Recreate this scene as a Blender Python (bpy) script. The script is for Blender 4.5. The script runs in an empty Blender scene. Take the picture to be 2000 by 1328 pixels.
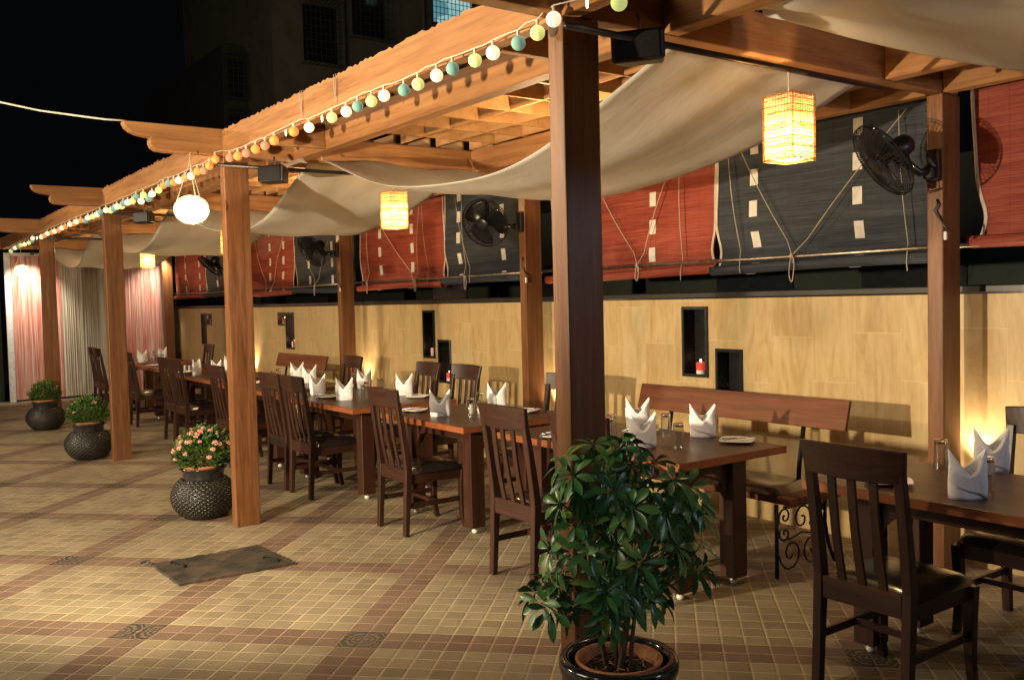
import bpy, math, random
from mathutils import Vector, Matrix
R = math.radians; PI = math.pi
sc = bpy.context.scene
# ---------------------------------------------------------------- camera
def cam_basis(yaw, pit, rol):
    f = Vector((-math.sin(yaw)*math.cos(pit), math.cos(yaw)*math.cos(pit), math.sin(pit)))
    r = f.cross(Vector((0,0,1))).normalized(); u = r.cross(f)
    c, s = math.cos(rol), math.sin(rol)
    return f, r*c+u*s, u*c-r*s
cd = bpy.data.cameras.new('camera'); cam = bpy.data.objects.new('camera', cd)
sc.collection.objects.link(cam); sc.camera = cam
f, r, u = cam_basis(0.9452, -0.04386, -0.02382)
cam.matrix_world = Matrix(((r.x,u.x,-f.x,0),(r.y,u.y,-f.y,0),(r.z,u.z,-f.z,1.56),(0,0,0,1)))
cd.sensor_width = 36; cd.lens = 1804.7/2000*36; cd.clip_start = .05; cd.clip_end = 400
# ---------------------------------------------------------------- world, view
w = bpy.data.worlds.new('World'); sc.world = w; w.use_nodes = True
bg = w.node_tree.nodes['Background']
bg.inputs[0].default_value = (.30,.34,.46,1); bg.inputs[1].default_value = .0042
sc.view_settings.view_transform = 'Standard'; sc.view_settings.look = 'None'
sc.view_settings.gamma = 1; sc.view_settings.exposure = 0
sc.cycles.use_denoising = True
sc.cycles.max_bounces = 7; sc.cycles.diffuse_bounces = 3; sc.cycles.glossy_bounces = 3
sc.cycles.transmission_bounces = 6; sc.cycles.transparent_max_bounces = 10
sc.cycles.caustics_reflective = False; sc.cycles.caustics_refractive = False
sc.cycles.sample_clamp_indirect = 3
# ---------------------------------------------------------------- lamps (night: courtyard floods and lamps, plus added fill lights)
def light(name, kind, loc, power, col, target=None, size=.05, angle=None, blend=.5, parent=None, size_y=None):
    d = bpy.data.lights.new(name, kind); d.energy = power; d.color = col
    o = bpy.data.objects.new(name, d); sc.collection.objects.link(o); o.location = loc
    if kind == 'AREA':
        d.size = size
        if size_y: d.shape = 'RECTANGLE'; d.size_y = size_y
    else: d.shadow_soft_size = size
    if kind == 'SPOT': d.spot_size = R(angle); d.spot_blend = blend
    if target is not None:
        o.rotation_euler = (Vector(target)-Vector(loc)).to_track_quat('-Z','Y').to_euler()
    if parent: o.parent = parent
    return o
WARM = (1.0,.70,.36)
light('flood_or_fill','SPOT',(-4.0,-1.0,1.62),1250,(1,.81,.54),(-7.0,4.4,2.9),.05,116,.35)
light('flood_or_fill','SPOT',(-11.0,-4.0,3.8),1500,(1,.81,.54),(-8.2,1.2,.2),.12,134,.8)
light('cool_lamp_or_fill','POINT',(.9,4.45,2.4),66,(.66,.76,1.0),size=.15)
light('cool_lamp_or_fill','SPOT',(1.2,-.8,2.3),30,(.75,.82,1.0),(-2.0,3.0,.9),.2,90,.9)  # weak cool front fill, added to brighten shrub and near chair
light('flood_or_fill','SPOT',(-2.2,-3.2,4.2),520,(1,.84,.60),(-4.7,-.1,0),.2,70,1.0)  # added fill for the near floor, not a known flood
light('soft_fill','AREA',(-7.5,-7.0,6.0),520,(1,.80,.55),(-6.5,4.0,.8),size=4.0)  # broad soft fill added to lift the shadows, no real fixture
for x_,y_ in ((-4.6,3.62),(-8.3,3.6),(-12.0,3.6),(-15.7,3.6),(-.9,3.0)):      # warm lamps lying in the sag of each cloth
    light('cloth_lamp','POINT',(x_,y_,2.42),62 if x_<-1 else 16,(1,.70,.36),size=.04)
light('building_fill','SPOT',(-12,2,7.5),45,(1,.84,.55),(-25,14,9),.3,75,.8)  # made-up light that lifts the facade above the sky

C = sc.collection
ALL = []
# ---------------------------------------------------------------- mesh helpers
class MB:
    def __init__(s): s.v=[]; s.f=[]; s.m=[]; s.mi=0
    def add(s, vs, fs):
        n=len(s.v); s.v+= [tuple(v) for v in vs]; s.f+= [tuple(i+n for i in q) for q in fs]; s.m += [s.mi]*len(fs); return s
    def box(s, a, b):
        x0,y0,z0=a; x1,y1,z1=b
        return s.add([(x0,y0,z0),(x1,y0,z0),(x1,y1,z0),(x0,y1,z0),(x0,y0,z1),(x1,y0,z1),(x1,y1,z1),(x0,y1,z1)],
              [(3,2,1,0),(4,5,6,7),(0,1,5,4),(1,2,6,5),(2,3,7,6),(3,0,4,7)])
    def tube(s, pts, rad, n=8, cap=True):
        pts=[Vector(p) for p in pts]; rings=[]; N=len(pts)
        if isinstance(rad,(int,float)): rad=[rad]*N
        t0=(pts[1]-pts[0]).normalized(); up=Vector((0,0,1)) if abs(t0.z)<.9 else Vector((1,0,0))
        nrm=t0.cross(up).normalized(); vs=[]; fs=[]
        for i,p in enumerate(pts):
            t=(pts[min(i+1,N-1)]-pts[max(i-1,0)]).normalized()
            nrm=(nrm-t*nrm.dot(t)).normalized(); b=t.cross(nrm)
            for k in range(n):
                a=2*PI*k/n; vs.append(p+(nrm*math.cos(a)+b*math.sin(a))*rad[i])
        for i in range(N-1):
            for k in range(n):
                fs.append((i*n+k,i*n+(k+1)%n,(i+1)*n+(k+1)%n,(i+1)*n+k))
        if cap: fs.append(tuple(range(n-1,-1,-1))); fs.append(tuple((N-1)*n+k for k in range(n)))
        return s.add(vs,fs)
    def sweep(s, pts, wx, wy):      # rectangle swept along points in a YZ plane: wx along X, wy thickness across path
        pts=[Vector(p) for p in pts]; N=len(pts)
        if not hasattr(wx,'__len__'): wx=[wx]*N
        if not hasattr(wy,'__len__'): wy=[wy]*N
        vs=[];fs=[]
        for i,p in enumerate(pts):
            t=(pts[min(i+1,N-1)]-pts[max(i-1,0)]).normalized(); n=Vector((1,0,0)).cross(t).normalized()
            for a,b in((-1,-1),(1,-1),(1,1),(-1,1)): vs.append(p+Vector((a*wx[i]/2,0,0))+n*b*wy[i]/2)
        for i in range(N-1):
            for k in range(4): fs.append((i*4+k,i*4+(k+1)%4,(i+1)*4+(k+1)%4,(i+1)*4+k))
        fs.append((3,2,1,0)); fs.append(tuple((N-1)*4+k for k in range(4)))
        return s.add(vs,fs)
    def lathe(s, prof, n=32, c=(0,0,0), rf=None, sx=1, sy=1):
        vs=[];fs=[];N=len(prof)
        for i,(rr,z) in enumerate(prof):
            for k in range(n):
                a=2*PI*k/n; q=rr+(rf(i,k,a) if rf else 0)
                vs.append((c[0]+q*math.cos(a)*sx,c[1]+q*math.sin(a)*sy,c[2]+z))
        for i in range(N-1):
            for k in range(n): fs.append((i*n+k,i*n+(k+1)%n,(i+1)*n+(k+1)%n,(i+1)*n+k))
        return s.add(vs,fs)
    def disc(s, rr, z, n=32, c=(0,0)):
        return s.add([(c[0]+rr*math.cos(2*PI*k/n),c[1]+rr*math.sin(2*PI*k/n),z) for k in range(n)],[tuple(range(n))])
    def prism_x(s, poly, x0, x1):     # polygon (y,z) extruded along x
        n=len(poly)
        vs=[(x0,y,z) for y,z in poly]+[(x1,y,z) for y,z in poly]
        fs=[tuple(range(n-1,-1,-1)),tuple(range(n,2*n))]+[(k,(k+1)%n,n+(k+1)%n,n+k) for k in range(n)]
        return s.add(vs,fs)
    def grid(s, fn, nu, nv):
        vs=[fn(i/nu,j/nv) for j in range(nv+1) for i in range(nu+1)]
        fs=[(j*(nu+1)+i,j*(nu+1)+i+1,(j+1)*(nu+1)+i+1,(j+1)*(nu+1)+i) for j in range(nv) for i in range(nu)]
        return s.add(vs,fs)
    def sphere(s, c, rr, n=12, m=8, sz=1):
        prof=[(max(1e-4,rr*math.sin(PI*i/m)),-rr*sz*math.cos(PI*i/m)) for i in range(m+1)]
        return s.lathe(prof,n,c)
    def build(s, name, mat, parent=None, smooth=False, bevel=0, solid=0, seg=1):
        me=bpy.data.meshes.new(name); me.from_pydata(s.v,[],s.f)
        for mm in (mat if isinstance(mat,(list,tuple)) else [mat]): me.materials.append(mm)
        if any(s.m): me.polygons.foreach_set('material_index', s.m)
        if smooth: me.polygons.foreach_set('use_smooth',[True]*len(s.f))
        me.update(); o=bpy.data.objects.new(name,me); C.objects.link(o)
        if parent: o.parent=parent
        if solid:
            md=o.modifiers.new('solid','SOLIDIFY'); md.thickness=solid; md.offset=0
        if bevel:
            md=o.modifiers.new('bevel','BEVEL'); md.width=bevel; md.segments=seg; md.limit_method='ANGLE'; md.angle_limit=R(50)
        return o
def tag(o, label=None, cat=None, group=None, kind=None):
    if label: o['label']=label
    if cat: o['category']=cat
    if group: o['group']=group
    if kind: o['kind']=kind
    return o
def thing(name, label, cat, loc=(0,0,0), rz=0, group=None):
    o=bpy.data.objects.new(name,None); C.objects.link(o); o.location=loc; o.rotation_euler=(0,0,rz); o.empty_display_size=.1
    return tag(o,label,cat,group)
def kids(o): return [c for c in bpy.data.objects if c.parent==o]
def dup(root, loc, rz, label, group=None):
    tree={}
    for c in bpy.data.objects:
        if c.parent: tree.setdefault(c.parent.name,[]).append(c)
    def rec(o,par):
        c=o.copy(); C.objects.link(c)
        if par: c.parent=par
        for k in tree.get(o.name,[]): rec(k,c)
        return c
    q=rec(root,None); q.location=loc; q.rotation_euler=(0,0,rz); q['label']=label
    if group: q['group']=group
    return q
# ---------------------------------------------------------------- materials
def newmat(name):
    m=bpy.data.materials.new(name); m.use_nodes=True; nt=m.node_tree; b=nt.nodes['Principled BSDF']
    return m,nt,b
def N(nt,t,**k):
    n=nt.nodes.new(t)
    for a,v in k.items(): setattr(n,a,v)
    return n
def lnk(nt,a,b): nt.links.new(a,b)
def math_(nt,op,a,b=None,c=None):
    n=N(nt,'ShaderNodeMath',operation=op)
    for i,x in enumerate((a,b,c)):
        if x is None: continue
        if isinstance(x,(int,float)): n.inputs[i].default_value=x
        else: lnk(nt,x,n.inputs[i])
    return n.outputs[0]
def coords(nt, scale=(1,1,1), rnd=True):
    tc=N(nt,'ShaderNodeTexCoord'); mp=N(nt,'ShaderNodeMapping'); mp.inputs['Scale'].default_value=scale
    lnk(nt,tc.outputs['Object'],mp.inputs['Vector'])
    if rnd:
        oi=N(nt,'ShaderNodeObjectInfo'); mu=math_(nt,'MULTIPLY',oi.outputs['Random'],37.0)
        cb=N(nt,'ShaderNodeCombineXYZ'); [lnk(nt,mu,cb.inputs[i]) for i in range(3)]
        lnk(nt,cb.outputs[0],mp.inputs['Location'])
    return mp.outputs[0]
def ramp(nt,fac,stops):
    n=N(nt,'ShaderNodeValToRGB'); e=n.color_ramp.elements
    while len(e)<len(stops): e.new(.5)
    for el,(p,c) in zip(e,stops): el.position=p; el.color=(*c,1)
    lnk(nt,fac,n.inputs[0]); return n.outputs[0]
def noise(nt,vec,scale,detail=4,rough=.6,dist=0):
    n=N(nt,'ShaderNodeTexNoise'); n.inputs['Scale'].default_value=scale; n.inputs['Detail'].default_value=detail
    n.inputs['Roughness'].default_value=rough; n.inputs['Distortion'].default_value=dist
    if vec is not None: lnk(nt,vec,n.inputs['Vector'])
    return n.outputs['Fac']
def bump(nt,h,b,strength=.3,dist=.01):
    n=N(nt,'ShaderNodeBump'); n.inputs['Strength'].default_value=strength; n.inputs['Distance'].default_value=dist
    lnk(nt,h,n.inputs['Height']); lnk(nt,n.outputs[0],b.inputs['Normal'])
def mixc(nt,fac,a,b,mode='MIX'):
    n=N(nt,'ShaderNodeMix',data_type='RGBA',blend_type=mode)
    for s,x in(('Factor',fac),('A',a),('B',b)):
        i=[q for q in n.inputs if q.name==s and (q.type=='RGBA' if s!='Factor' else q.type=='VALUE')][0]
        if isinstance(x,(int,float)): i.default_value=x
        elif isinstance(x,tuple): i.default_value=(*x,1)
        else: lnk(nt,x,i)
    return [q for q in n.outputs if q.type=='RGBA'][0]
def wood(name, dark, mid, lite, axis, rough=.5, gs=14, bstr=.25, knots=True, spec=.4):
    m,nt,b=newmat(name)
    sc_={'X':(.055,1,1),'Y':(1,.055,1),'Z':(1,1,.055)}[axis]
    v=coords(nt,sc_); g=noise(nt,v,gs,6,.65,.6); g2=noise(nt,v,gs*5,4,.7,.2)
    v2=coords(nt,tuple(.35+.65*s for s in sc_)); lo=noise(nt,v2,2.6,3,.55)
    mixg=math_(nt,'ADD',math_(nt,'MULTIPLY',g,.62),math_(nt,'MULTIPLY',g2,.38))
    c=ramp(nt,mixg,[(.33,dark),(.5,mid),(.68,lite)])
    c2=mixc(nt,math_(nt,'MULTIPLY',ramp(nt,lo,[(.35,(0,0,0)),(.65,(1,1,1))]),.45),c,tuple(x*.55 for x in mid))
    if knots:
        vo=N(nt,'ShaderNodeTexVoronoi'); vo.inputs['Scale'].default_value=2.3
        v3=coords(nt,tuple(.3+.7*s for s in sc_)); lnk(nt,v3,vo.inputs['Vector'])
        k=ramp(nt,vo.outputs['Distance'],[(.04,(1,1,1)),(.10,(0,0,0))])
        c2=mixc(nt,math_(nt,'MULTIPLY',k,.7),c2,tuple(x*.4 for x in dark))
    lnk(nt,c2,b.inputs['Base Color'])
    if name.startswith(('post','beam')):      # drying cracks along the grain
        ck=noise(nt,coords(nt,tuple(1 if q==1 else .016 for q in sc_)),30,2,.5); c2=mixc(nt,math_(nt,'MULTIPLY',ramp(nt,ck,[(.63,(0,0,0)),(.66,(1,1,1))]),.75),c2,tuple(q*.28 for q in dark))
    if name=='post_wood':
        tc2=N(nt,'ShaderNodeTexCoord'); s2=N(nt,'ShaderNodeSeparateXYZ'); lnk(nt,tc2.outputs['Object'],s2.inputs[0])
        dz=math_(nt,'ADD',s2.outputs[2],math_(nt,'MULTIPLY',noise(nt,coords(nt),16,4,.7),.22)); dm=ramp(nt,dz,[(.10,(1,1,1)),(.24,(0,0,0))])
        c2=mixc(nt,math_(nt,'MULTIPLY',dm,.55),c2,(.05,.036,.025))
        sc2=noise(nt,coords(nt,(1,1,.5)),11,5,.75,1.0); c2=mixc(nt,math_(nt,'MULTIPLY',ramp(nt,sc2,[(.60,(0,0,0)),(.70,(1,1,1))]),.35),c2,tuple(x*.45 for x in mid))
    rr=math_(nt,'ADD',math_(nt,'MULTIPLY',g2,.3),rough-.15); lnk(nt,rr,b.inputs['Roughness'])
    b.inputs['Specular IOR Level'].default_value=spec
    bump(nt,mixg,b,bstr,.004); return m
def plain(name,col,rough=.5,metal=0,spec=.5,var=.12,vs=18,bs=.05):
    m,nt,b=newmat(name); v=coords(nt); n=noise(nt,v,vs,4,.6)
    c=ramp(nt,n,[(.3,tuple(x*(1-var*2) for x in col)),(.7,tuple(min(1,x*(1+var)) for x in col))])
    lnk(nt,c,b.inputs['Base Color']); b.inputs['Roughness'].default_value=rough; b.inputs['Metallic'].default_value=metal
    b.inputs['Specular IOR Level'].default_value=spec
    if bs: bump(nt,n,b,bs,.01)
    return m
def emis(name,col,strength,base=None):
    m,nt,b=newmat(name); b.inputs['Base Color'].default_value=(*(base or col),1)
    b.inputs['Emission Color'].default_value=(*col,1); b.inputs['Emission Strength'].default_value=strength; b.inputs['Roughness'].default_value=.7
    return m
M={}
PW=((.075,.026,.010),(.185,.075,.027),(.30,.135,.052))
M['postw']=wood('post_wood',*PW,'Z',.40,gs=22,spec=.35,bstr=.4)
PB=((.15,.058,.020),(.33,.150,.055),(.45,.235,.095))
M['beamx']=wood('beam_wood_x',*PB,'X',.65,spec=.25); M['beamy']=wood('beam_wood_y',*PB,'Y',.65,spec=.25)
M['latx']=wood('lattice_wood',(.24,.11,.035),(.40,.20,.075),(.50,.28,.12),'X',.6,knots=False)
CH=((.016,.006,.004),(.038,.0135,.008),(.066,.025,.014))
M['chair']=wood('chair_wood',*CH,'Z',.38,knots=False,spec=.5)
M['chairx']=wood('chair_wood_cross',*CH,'X',.38,knots=False,spec=.5)
M['tabtop']=wood('table_top_wood',(.045,.019,.011),(.075,.033,.018),(.11,.05,.027),'X',.36,knots=False,spec=.45,bstr=.015)
M['tabedge']=wood('table_edge_wood',(.16,.045,.014),(.28,.085,.028),(.36,.125,.045),'X',.4,knots=False)
M['tableg']=wood('table_leg_wood',(.026,.010,.006),(.056,.020,.011),(.085,.031,.016),'Z',.4,knots=False)
M['benchw']=wood('bench_wood',(.075,.025,.011),(.145,.050,.022),(.21,.082,.040),'X',.55,knots=False,spec=.18)
M['leather']=plain('black_leather',(.020,.015,.012),.22,spec=.8,bs=.08,vs=60)
_b=M['leather'].node_tree.nodes['Principled BSDF']; _b.inputs['Coat Weight'].default_value=.6; _b.inputs['Coat Roughness'].default_value=.22
M['iron']=plain('wrought_iron',(.014,.013,.013),.45,metal=.6,bs=.2,vs=80)
M['blackp']=plain('black_plastic',(.012,.012,.013),.35,bs=.02)
M['guard']=plain('fan_guard',(.010,.010,.011),.6,spec=.2,bs=0)
M['fanblade']=plain('fan_blade',(.014,.014,.015),.2,bs=.0)
M['steel']=plain('steel_pipe',(.36,.30,.24),.35,metal=.9,vs=30,var=.25)
M['darkpipe']=plain('dark_pipe',(.06,.05,.045),.35,metal=.7)
M['rail']=plain('black_rail',(.022,.02,.018),.35)
M['porc']=plain('white_porcelain',(.78,.76,.72),.18,var=.03,bs=0)
M['linen']=plain('white_linen',(.88,.87,.88),.85,var=.03,vs=160,bs=.12,spec=.2)
M['cord']=plain('jute_cord',(.45,.38,.28),.9,vs=120)
M['wirew']=plain('white_wire',(.6,.55,.45),.6)
M['terra']=plain('terracotta',(.42,.17,.06),.7,vs=25,var=.2)
M['glaze']=plain('black_glaze',(.018,.018,.022),.14,spec=.7,bs=.02)
M['woven']=plain('woven_black_rattan',(.020,.018,.015),.32,vs=90,var=.5,bs=.05,spec=.5)
M['soil']=plain('soil',(.03,.018,.012),.95,vs=70,var=.5,bs=.8)
M['bark']=plain('bark',(.16,.11,.07),.8,vs=50,bs=.5)
M['metalshine']=plain('cutlery_steel',(.6,.58,.54),.18,metal=1,bs=0)
M['candlered']=emis('red_candle',(1,.10,.05),.35,(.5,.03,.02)); M['flame']=emis('candle_flame',(1,.72,.32),30)
M['nichein']=plain('niche_black',(.02,.019,.02),.25)
M['patch']=plain('cream_tape',(.62,.58,.52),.85,var=.1)
M['edge']=plain('blind_edge_tape',(.55,.47,.40),.85)
M['grille']=plain('window_grille',(.05,.05,.05),.6)
def mk_glass(name):
    m,nt,b=newmat(name); b.inputs['Base Color'].default_value=(.97,.98,.97,1); b.inputs['Roughness'].default_value=.02
    b.inputs['Transmission Weight'].default_value=1; b.inputs['IOR'].default_value=1.46
    return m
M['glass']=mk_glass('tumbler_base_glass')
def mk_thin():
    m,nt,b=newmat('tumbler_glass'); nt.nodes.remove(b); o=nt.nodes['Material Output']
    t=N(nt,'ShaderNodeBsdfTransparent'); t.inputs[0].default_value=(.95,.96,.95,1); g=N(nt,'ShaderNodeBsdfGlossy'); g.inputs['Roughness'].default_value=.03
    lw=N(nt,'ShaderNodeLayerWeight'); lw.inputs[0].default_value=.35; f_=math_(nt,'ADD',math_(nt,'MULTIPLY',lw.outputs['Facing'],.55),.05); mx=N(nt,'ShaderNodeMixShader')
    lnk(nt,f_,mx.inputs[0]); lnk(nt,t.outputs[0],mx.inputs[1]); lnk(nt,g.outputs[0],mx.inputs[2]); lnk(nt,mx.outputs[0],o.inputs[0]); return m
M['thin']=mk_thin()
def mk_pane():
    m,nt,b=newmat('niche_pane'); nt.nodes.remove(b); o=nt.nodes['Material Output']
    t=N(nt,'ShaderNodeBsdfTransparent'); g=N(nt,'ShaderNodeBsdfGlossy'); g.inputs['Roughness'].default_value=.06
    fr=N(nt,'ShaderNodeFresnel'); fr.inputs[0].default_value=1.25; mx=N(nt,'ShaderNodeMixShader')
    lnk(nt,math_(nt,'MINIMUM',fr.outputs[0],.07),mx.inputs[0]); lnk(nt,t.outputs[0],mx.inputs[1]); lnk(nt,g.outputs[0],mx.inputs[2]); lnk(nt,mx.outputs[0],o.inputs[0]); return m
M['pane']=mk_pane()
def mk_floor():
    m,nt,b=newmat('paving_tiles'); tc=N(nt,'ShaderNodeTexCoord'); sp=N(nt,'ShaderNodeSeparateXYZ'); lnk(nt,tc.outputs['Object'],sp.inputs[0])
    x,y=sp.outputs[0],sp.outputs[1]; t=.1025; q=.70710678
    ut=math_(nt,'DIVIDE',math_(nt,'ADD',math_(nt,'MULTIPLY',math_(nt,'ADD',x,y),q),1.392),t)
    vt=math_(nt,'DIVIDE',math_(nt,'SUBTRACT',math_(nt,'MULTIPLY',math_(nt,'SUBTRACT',y,x),q),4.06),t)
    def cell(a):
        f=math_(nt,'FRACT',a); e=math_(nt,'MINIMUM',f,math_(nt,'SUBTRACT',1,f)); return f,e
    fu,eu=cell(ut); fv,ev=cell(vt)
    e=math_(nt,'MINIMUM',eu,ev); grout=math_(nt,'LESS_THAN',e,.036)
    def band(a):
        k=math_(nt,'FLOORED_MODULO',math_(nt,'ADD',a,1),11); return math_(nt,'LESS_THAN',k,2)
    bu,bv=band(ut),band(vt); anyb=math_(nt,'MAXIMUM',bu,bv); both=math_(nt,'MULTIPLY',bu,bv)
    # no motif where the bands cross under the tables
    off=math_(nt,'MULTIPLY',math_(nt,'GREATER_THAN',ut,-6),math_(nt,'GREATER_THAN',vt,6)); both=math_(nt,'MULTIPLY',both,math_(nt,'SUBTRACT',1,off))
    cb=N(nt,'ShaderNodeCombineXYZ'); lnk(nt,math_(nt,'FLOOR',ut),cb.inputs[0]); lnk(nt,math_(nt,'FLOOR',vt),cb.inputs[1])
    wn=N(nt,'ShaderNodeTexWhiteNoise'); lnk(nt,cb.outputs[0],wn.inputs['Vector'])
    cream=ramp(nt,wn.outputs['Value'],[(0,(.200,.160,.098)),(.5,(.245,.198,.125)),(1,(.285,.234,.152))])
    brown=ramp(nt,wn.outputs['Value'],[(0,(.130,.082,.056)),(1,(.185,.122,.085))])
    c=mixc(nt,anyb,cream,brown)
    # scroll motif
    pf=N(nt,'ShaderNodeCombineXYZ'); lnk(nt,math_(nt,'PINGPONG',ut,1),pf.inputs[0]); lnk(nt,math_(nt,'PINGPONG',vt,1),pf.inputs[1])
    wv=N(nt,'ShaderNodeTexWave',wave_type='RINGS',rings_direction='Z'); wv.inputs['Scale'].default_value=1.1; wv.inputs['Distortion'].default_value=6; wv.inputs['Detail'].default_value=1.5; wv.inputs['Detail Scale'].default_value=1.8; lnk(nt,pf.outputs[0],wv.inputs[0])
    mot=ramp(nt,wv.outputs['Fac'],[(.66,(.030,.024,.020)),(.88,(.16,.12,.08))]); c=mixc(nt,both,c,mot)
    gr=mixc(nt,anyb,(.47,.385,.24),(.36,.25,.18)); gm=math_(nt,'MULTIPLY',grout,math_(nt,'SUBTRACT',1,math_(nt,'MULTIPLY',both,.8)))
    v=coords(nt,rnd=False); gn=noise(nt,v,8,3,.6); gm=math_(nt,'MULTIPLY',gm,ramp(nt,gn,[(.3,(.45,.45,.45)),(.6,(1,1,1))]))
    c=mixc(nt,gm,c,gr)
    st=noise(nt,v,1.1,7,.68,.4); c=mixc(nt,math_(nt,'MULTIPLY',ramp(nt,st,[(.42,(0,0,0)),(.68,(1,1,1))]),.55),c,(.11,.08,.052))
    fn=noise(nt,v,160,3,.7); c=mixc(nt,.35,c,ramp(nt,fn,[(.3,(.25,.25,.25)),(.7,(.75,.75,.75))]),'OVERLAY')
    lnk(nt,c,b.inputs['Base Color']); lnk(nt,ramp(nt,st,[(.3,(.52,.52,.52)),(.7,(.72,.72,.72))]),b.inputs['Roughness'])
    tilt=math_(nt,'MULTIPLY',math_(nt,'ADD',math_(nt,'MULTIPLY',fu,math_(nt,'SUBTRACT',wn.outputs['Value'],.5)),math_(nt,'MULTIPLY',fv,math_(nt,'SUBTRACT',math_(nt,'FRACT',math_(nt,'MULTIPLY',wn.outputs['Value'],7.3)),.5))),.9)
    h=math_(nt,'ADD',math_(nt,'ADD',math_(nt,'MINIMUM',math_(nt,'MULTIPLY',e,9),1),tilt),math_(nt,'MULTIPLY',fn,.5))
    bump(nt,h,b,.5,.004); return m
M['floor']=mk_floor()
def mk_wall():
    m,nt,b=newmat('sandstone_cladding'); tc=N(nt,'ShaderNodeTexCoord'); sp=N(nt,'ShaderNodeSeparateXYZ'); lnk(nt,tc.outputs['Object'],sp.inputs[0])
    # vertical slabs .29 m wide, .30 m tall courses staggered
    wd,ht=.31,.60
    xi=math_(nt,'DIVIDE',sp.outputs[0],wd); col=math_(nt,'FLOOR',xi); zz=math_(nt,'DIVIDE',math_(nt,'ADD',sp.outputs[2],math_(nt,'MULTIPLY',math_(nt,'FLOORED_MODULO',math_(nt,'MULTIPLY',col,.47),1),ht)),ht)
    row=math_(nt,'FLOOR',zz); cb=N(nt,'ShaderNodeCombineXYZ'); lnk(nt,col,cb.inputs[0]); lnk(nt,row,cb.inputs[1])
    wn=N(nt,'ShaderNodeTexWhiteNoise'); lnk(nt,cb.outputs[0],wn.inputs['Vector'])
    off=N(nt,'ShaderNodeVectorMath',operation='SCALE'); lnk(nt,wn.outputs['Color'],off.inputs[0]); off.inputs['Scale'].default_value=9
    ad=N(nt,'ShaderNodeVectorMath',operation='ADD'); lnk(nt,tc.outputs['Object'],ad.inputs[0]); lnk(nt,off.outputs[0],ad.inputs[1])
    mp=N(nt,'ShaderNodeMapping'); mp.inputs['Scale'].default_value=(1,1,.20); lnk(nt,ad.outputs[0],mp.inputs[0])
    g=noise(nt,mp.outputs[0],6,5,.62,2.6); g2=noise(nt,mp.outputs[0],42,3,.6,.4)
    s=math_(nt,'ADD',math_(nt,'MULTIPLY',g,.7),math_(nt,'MULTIPLY',g2,.3))
    c=ramp(nt,s,[(.26,(.36,.215,.085)),(.42,(.47,.325,.145)),(.56,(.53,.395,.20)),(.75,(.60,.475,.275))])
    tint=ramp(nt,wn.outputs['Value'],[(0,(.92,.88,.82)),(.5,(1,.98,.95)),(1,(1,1,1))]); c=mixc(nt,1,c,tint,'MULTIPLY')
    gv=noise(nt,coords(nt,(1,1,.6),False),3.2,4,.6); c=mixc(nt,math_(nt,'MULTIPLY',ramp(nt,gv,[(.5,(0,0,0)),(.72,(1,1,1))]),.38),c,(.33,.31,.19))
    gw=noise(nt,coords(nt,(1,1,.22),False),4,6,.7,2.5); c=mixc(nt,math_(nt,'MULTIPLY',ramp(nt,gw,[(.55,(0,0,0)),(.75,(1,1,1))]),.45),c,(.36,.20,.075))
    fx=math_(nt,'FRACT',xi); ex=math_(nt,'MINIMUM',fx,math_(nt,'SUBTRACT',1,fx)); fz=math_(nt,'FRACT',zz); ez=math_(nt,'MINIMUM',fz,math_(nt,'SUBTRACT',1,fz))
    j=math_(nt,'LESS_THAN',math_(nt,'MINIMUM',ex,ez),.007); c=mixc(nt,math_(nt,'MULTIPLY',j,.4),c,(.62,.48,.28))
    lnk(nt,c,b.inputs['Base Color']); b.inputs['Roughness'].default_value=.42; b.inputs['Specular IOR Level'].default_value=.35
    hh=math_(nt,'SUBTRACT',math_(nt,'MULTIPLY',s,.4),j); bump(nt,hh,b,.25,.004); return m
M['wall']=mk_wall()
def mk_blind(name,dark,mid,lite,rowvar=1):
    m,nt,b=newmat(name); v=coords(nt,(.02,1,1)); g=noise(nt,v,130,3,.75); g2=noise(nt,coords(nt,(.06,1,1)),22,3,.6)
    s=math_(nt,'ADD',math_(nt,'MULTIPLY',g,.65),math_(nt,'MULTIPLY',g2,.35))
    c=ramp(nt,s,[(.36,dark),(.5,mid),(.66,lite)])
    tc=N(nt,'ShaderNodeTexCoord'); sp=N(nt,'ShaderNodeSeparateXYZ'); lnk(nt,tc.outputs['Object'],sp.inputs[0])
    # warp threads every 11 cm
    fx=math_(nt,'FRACT',math_(nt,'DIVIDE',sp.outputs[0],.11)); th=math_(nt,'LESS_THAN',fx,.03); c=mixc(nt,math_(nt,'MULTIPLY',th,.35),c,tuple(x*.4 for x in dark))
    lnk(nt,c,b.inputs['Base Color']); b.inputs['Roughness'].default_value=.62; b.inputs['Specular IOR Level'].default_value=.25
    st=math_(nt,'SINE',math_(nt,'MULTIPLY',sp.outputs[2],900)); bump(nt,math_(nt,'ADD',s,math_(nt,'MULTIPLY',st,.25)),b,.6,.003); return m
M['bred']=mk_blind('red_bamboo',(.14,.023,.014),(.245,.046,.028),(.33,.09,.055))
M['bdark']=mk_blind('charcoal_bamboo',(.014,.017,.022),(.030,.036,.046),(.056,.064,.076))
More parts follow.
